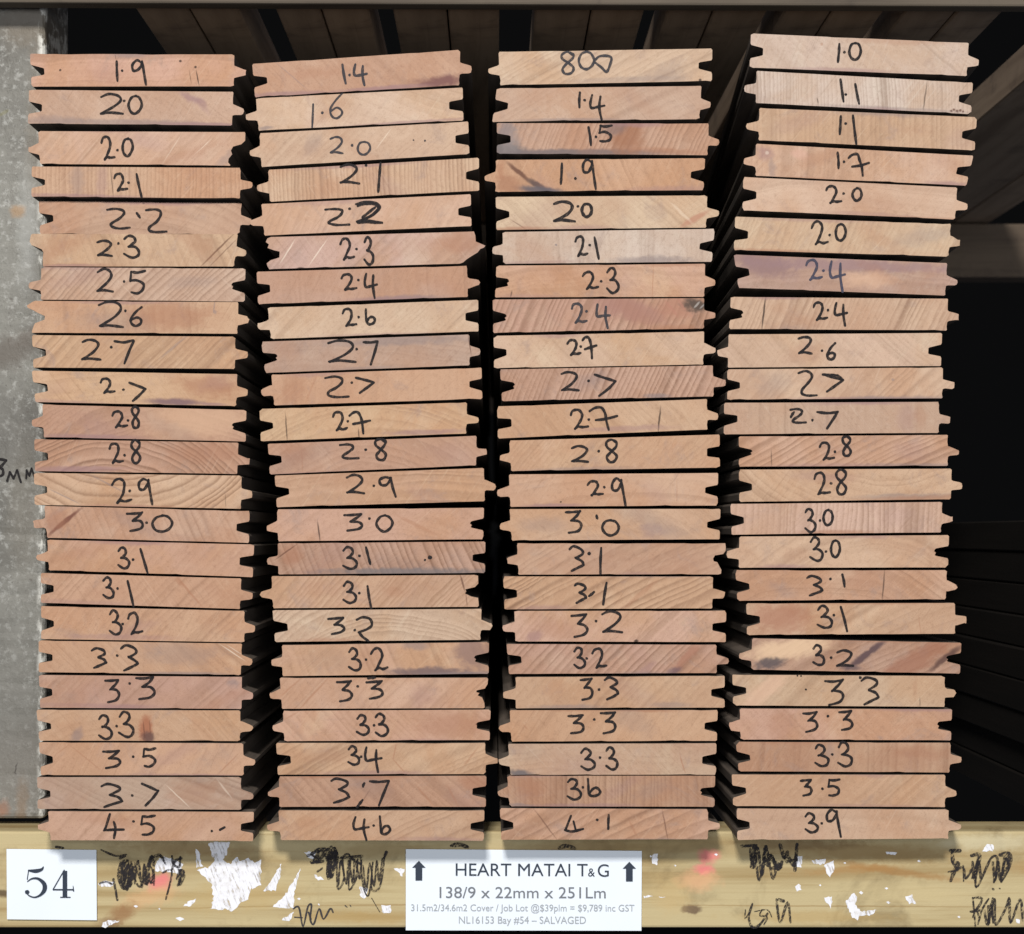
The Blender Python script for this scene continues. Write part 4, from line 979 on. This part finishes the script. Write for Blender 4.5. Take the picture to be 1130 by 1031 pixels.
s5 = serif([[(.10, .44, .9), (.17, .12, 1.0)], [(.14, .13, 1.6), (.5, .15, 4.2), (.78, .10, 3.0), (.88, .0, .7)],
            [(.10, .50, .8), (.32, .40, 1.8), (.62, .40, 2.8), (.90, .56, 4.6), (.92, .76, 4.6), (.72, .93, 2.6), (.45, 1.0, 1.6), (.2, .95, 1.4), (.07, .85, 1.0)]], 28.6, 955.5, 23.2, 34)
s5.dot(28.6 + .10 * 23.2, 955.5 + .83 * 34, 2.5)
link('printed_digit', s5.mesh('printed_digit'), PRINT, num)
s4 = serif([[(.56, .02, 1.1), (.02, .72, 1.2)], [(.02, .72, 1.6), (.98, .72, 1.6)], [(.58, .06, 5.0), (.58, .97, 5.0)], [(.36, .985, 1.2), (.84, .985, 1.2)], [(.96, .58, .6), (.99, .78, 1.4)]], 58.8, 958.5, 23.6, 31.5)
link('printed_digit', s4.mesh('printed_digit'), PRINT, num)


# ------------------------------------------------------------------ grey upright post at the side
QY = 0.052
kp = S * (D + QY) / D
pcx, pcy = 10, 455
g = NT('post_grey')
v = g.coords()
n1 = g.noise(v, 9, 5, .62, .4)
col = g.mix(g.ramp(n1, .38, .68), srgb(121, 119, 112), srgb(86, 83, 77))
st = g.noise(g.mapping(v, sc=(70, 70, 5)), 1, 4, .6, .3)
col = g.mix(g.ramp(st, .52, .76, 0, .45), col, srgb(104, 100, 94))
col = g.mix(g.ramp(g.noise(v, 220, 4, .7), .50, .70, 0, .55), col, srgb(172, 171, 166))
col = g.mix(g.ramp(g.noise(v, 480, 3, .7), .55, .72, 0, .65), col, srgb(84, 81, 76))
pm = [(8, 388, 34, 16, -20, srgb(88, 80, 72), .75, .6), (30, 372, 14, 8, -30, srgb(92, 84, 76), .6, .6), (30, 26, 34, 24, 0, srgb(104, 94, 80), .65, .6), (40, 130, 10, 90, 3, srgb(112, 104, 92), .5, .6), (26, 560, 16, 70, 0, srgb(104, 98, 88), .5, .6), (10, 800, 30, 60, 0, srgb(92, 88, 82), .5, .6), (0, 480, 30, 40, 0, srgb(98, 95, 90), .4, .6), (30, 250, 10, 60, 0, srgb(160, 160, 156), .4, .6), (20, 233, 8, 6, 0, srgb(150, 122, 92), .8, .6), (3, 893, 6, 10, 0, srgb(150, 92, 56), .6, .6), (24, 885, 6, 24, 4, srgb(128, 104, 80), .65, .6),
      (20, 850, 40, 45, 0, srgb(112, 106, 98), .5, .6), (8, 740, 30, 90, 0, srgb(112, 110, 104), .4, .6), (4, 125, 6, 2, -30, srgb(104, 100, 70), .7, .5), (18, 848, 1, 6, 3, srgb(60, 54, 50), .8, .4), (32, 20, 40, 9, 0, srgb(112, 106, 98), .6, .6)]
for (a_, b_) in ((-4, 80), (30, 455), (12, 330), (34, 640)):
    pm.append((a_, b_, 2, 1.2, 20, srgb(86, 80, 74), .6, .5))
col = apply_marks(g, v, col, pm, pcx, pcy, kp)
# white paint left along the arris, flaked
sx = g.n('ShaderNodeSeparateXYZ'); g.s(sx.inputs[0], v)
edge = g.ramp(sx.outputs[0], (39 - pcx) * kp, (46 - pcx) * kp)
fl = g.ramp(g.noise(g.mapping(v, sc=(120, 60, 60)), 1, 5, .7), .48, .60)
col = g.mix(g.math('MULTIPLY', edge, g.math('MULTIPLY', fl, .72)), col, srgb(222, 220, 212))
g.bump(g.math('ADD', g.noise(v, 350, 4, .65), g.math('MULTIPLY', fl, .5)), .35, .0008)
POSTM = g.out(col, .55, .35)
px1 = X(50, QY)
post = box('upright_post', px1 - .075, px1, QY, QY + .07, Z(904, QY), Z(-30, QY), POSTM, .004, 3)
# flaked, uneven arris: move the edge loops a little
bm = bmesh.new(); bm.from_mesh(post.data)
ed = [e for e in bm.edges if abs(e.verts[0].co.z - e.verts[1].co.z) > .3]
bmesh.ops.subdivide_edges(bm, edges=ed, cuts=110, use_grid_fill=False)
for v_ in bm.verts:
    if v_.co.x > .030 and v_.co.y < 0 and abs(v_.co.z) < .28:
        q_ = math.sin(v_.co.z * 310) * .4 + math.sin(v_.co.z * 731 + 1) * .35 + rnd.uniform(-.4, .4)
        v_.co.x -= max(0, q_) * .0011
        v_.co.y += max(0, q_) * .0006
bm.to_mesh(post.data); bm.free()
off = Vector((X(pcx, QY), post.location.y, Z(pcy, QY))) - post.location
for v_ in post.data.vertices:
    v_.co -= off
post.location += off
tag(post, 'weathered grey upright post with flaking white edge beside the stacked boards', 'post')
ik = Ink(pcx, pcy, kp, QY - post.location.y - .0003)
for pts in ([(-8, 508), (0, 507), (7, 508)], [(7, 508), (2, 514), (-2, 516)], [(-2, 516), (3, 518), (3, 524), (-3, 526)],
            [(8, 531), (11, 521)], [(11, 521), (15, 528)], [(15, 528), (19, 519)], [(19, 519), (23, 532)], [(29, 528), (29.5, 519)], [(29.5, 519), (32.5, 525)], [(32.5, 525), (35, 517)], [(35, 517), (38, 526)]):
    ik.stroke(pts, 3.0)
link('marker_writing', ik.mesh('marker_writing'), INK, post)

# ------------------------------------------------------------------ shelf overhead
BROWN = long_grain('shelf_timber', srgb(92, 83, 72), srgb(60, 52, 45), 'X', grain=.8)
PLK = long_grain('plank_timber', srgb(170, 148, 126), srgb(126, 106, 88), 'Y', grain=.9, dirt=.5)
PLK2 = long_grain('old_plank_timber', srgb(162, 142, 122), srgb(120, 102, 86), 'Y', grain=.9, dirt=.5)
sb = box('shelf_bearer', X(-150), X(1500), .03, .044, Z(5.5, .03), Z(5.5, .03) + .09, BROWN, .0015)
sb.rotation_euler = (0, math.radians(.22), 0)
tag(sb, 'brown grey shelf bearer crossing above all the stacks', 'timber beam')
zc = Z(7, .03) + .004
rb = box('shelf_bearer', X(60, .9), X(1400, .9), .9, .945, Z(306, .9), Z(247, .9), long_grain('rear_bearer_timber', srgb(104, 90, 76), srgb(70, 59, 50), 'X', grain=.8), .002)
tag(rb, 'dark rear bearer showing beside the upper part of the tallest stack', 'timber beam')
zc = max(zc, Z(247, .9) + .001)


def plank(a, b, i, thick=.03, mat=None):
    """a plank lying on the two bearers; a, b its edges (px at the plane of the board ends, along the top of the picture)"""
    k = (zc - H) / ((VY - 8) * S)
    o = box('shelf_plank', (a - VX) * S * k, (b - VX) * S * k, .048, 4.2, zc, zc + thick, mat or (PLK if i % 2 else PLK2), .0012, 1)
    return o


def place(lst):
    for i, (a, b, lbl) in enumerate(lst):
        o = plank(a, b, i)
        tag(o, lbl, 'plank', 'planks lying on the shelf overhead')


place([(148, 206, 'dim overhead plank bordering the black gap near the post'), (208, 262, 'dim overhead plank above the first stack gap'),
       (303, 352, 'dark overhead plank above the second stack, post side'), (354, 406, 'dark overhead plank above the second stack, third stack side'),
       (433, 492, 'dark overhead plank over the gap side end of the second stack'), (494, 551, 'dark overhead plank over the gap between the two middle stacks'),
       (591, 652, 'dark overhead plank above the inked 800'), (654, 712, 'dark overhead plank above the grooved end of the 800 board'),
       (738, 788, 'overhead plank above the gap before the tallest stack'), (790, 849, 'overhead plank ending behind the upper corner of the whitish board'),
       (868, 920, 'brown overhead plank above the whitish 1.0 board, post side'), (922, 979, 'brown overhead plank above the middle of the whitish 1.0 board'),
       (1003, 1059, 'brown overhead plank above the outer half of the 1.0 board'), (1061, 1112, 'brown overhead plank above the tongue of the 1.0 board'),
       (1226, 1400, 'wide brown overhead plank past the black slot beside the tallest stack'), (1402, 1470, 'brown overhead plank outermost on the rear bearer')])

# second post farther in, seen over the first stack
gm = long_grain('old_post_timber', srgb(170, 166, 156), srgb(120, 114, 106), 'Z', grain=1.0, dirt=.5)
rp = box('upright_post', X(57, .19), X(91, .19), .19, .26, Z(1020, .19), zc - .003, gm, .003)
tag(rp, 'dim grey post standing behind the flaking front post above the first stack', 'post')

# ------------------------------------------------------------------ dark boards in the next bay
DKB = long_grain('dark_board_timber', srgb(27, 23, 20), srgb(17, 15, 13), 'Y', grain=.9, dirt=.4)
words = ('topmost', 'second', 'third', 'fourth', 'fifth', 'sixth', 'seventh', 'eighth', 'ninth')
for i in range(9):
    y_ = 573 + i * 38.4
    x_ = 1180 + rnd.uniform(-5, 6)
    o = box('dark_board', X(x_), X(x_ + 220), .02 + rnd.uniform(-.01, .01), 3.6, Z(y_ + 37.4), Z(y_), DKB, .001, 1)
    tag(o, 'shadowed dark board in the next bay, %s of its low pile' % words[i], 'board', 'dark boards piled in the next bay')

backdrop_mat = plain('backdrop_black', (0.012, 0.012, 0.012, 1), .95, .05)
w = box('wall', -7, 7, 6.2, 6.3, -3.0, 4.2, backdrop_mat, 0)  # near-black sheet added behind everything to keep the unlit depth black
tag(w, kind='structure')
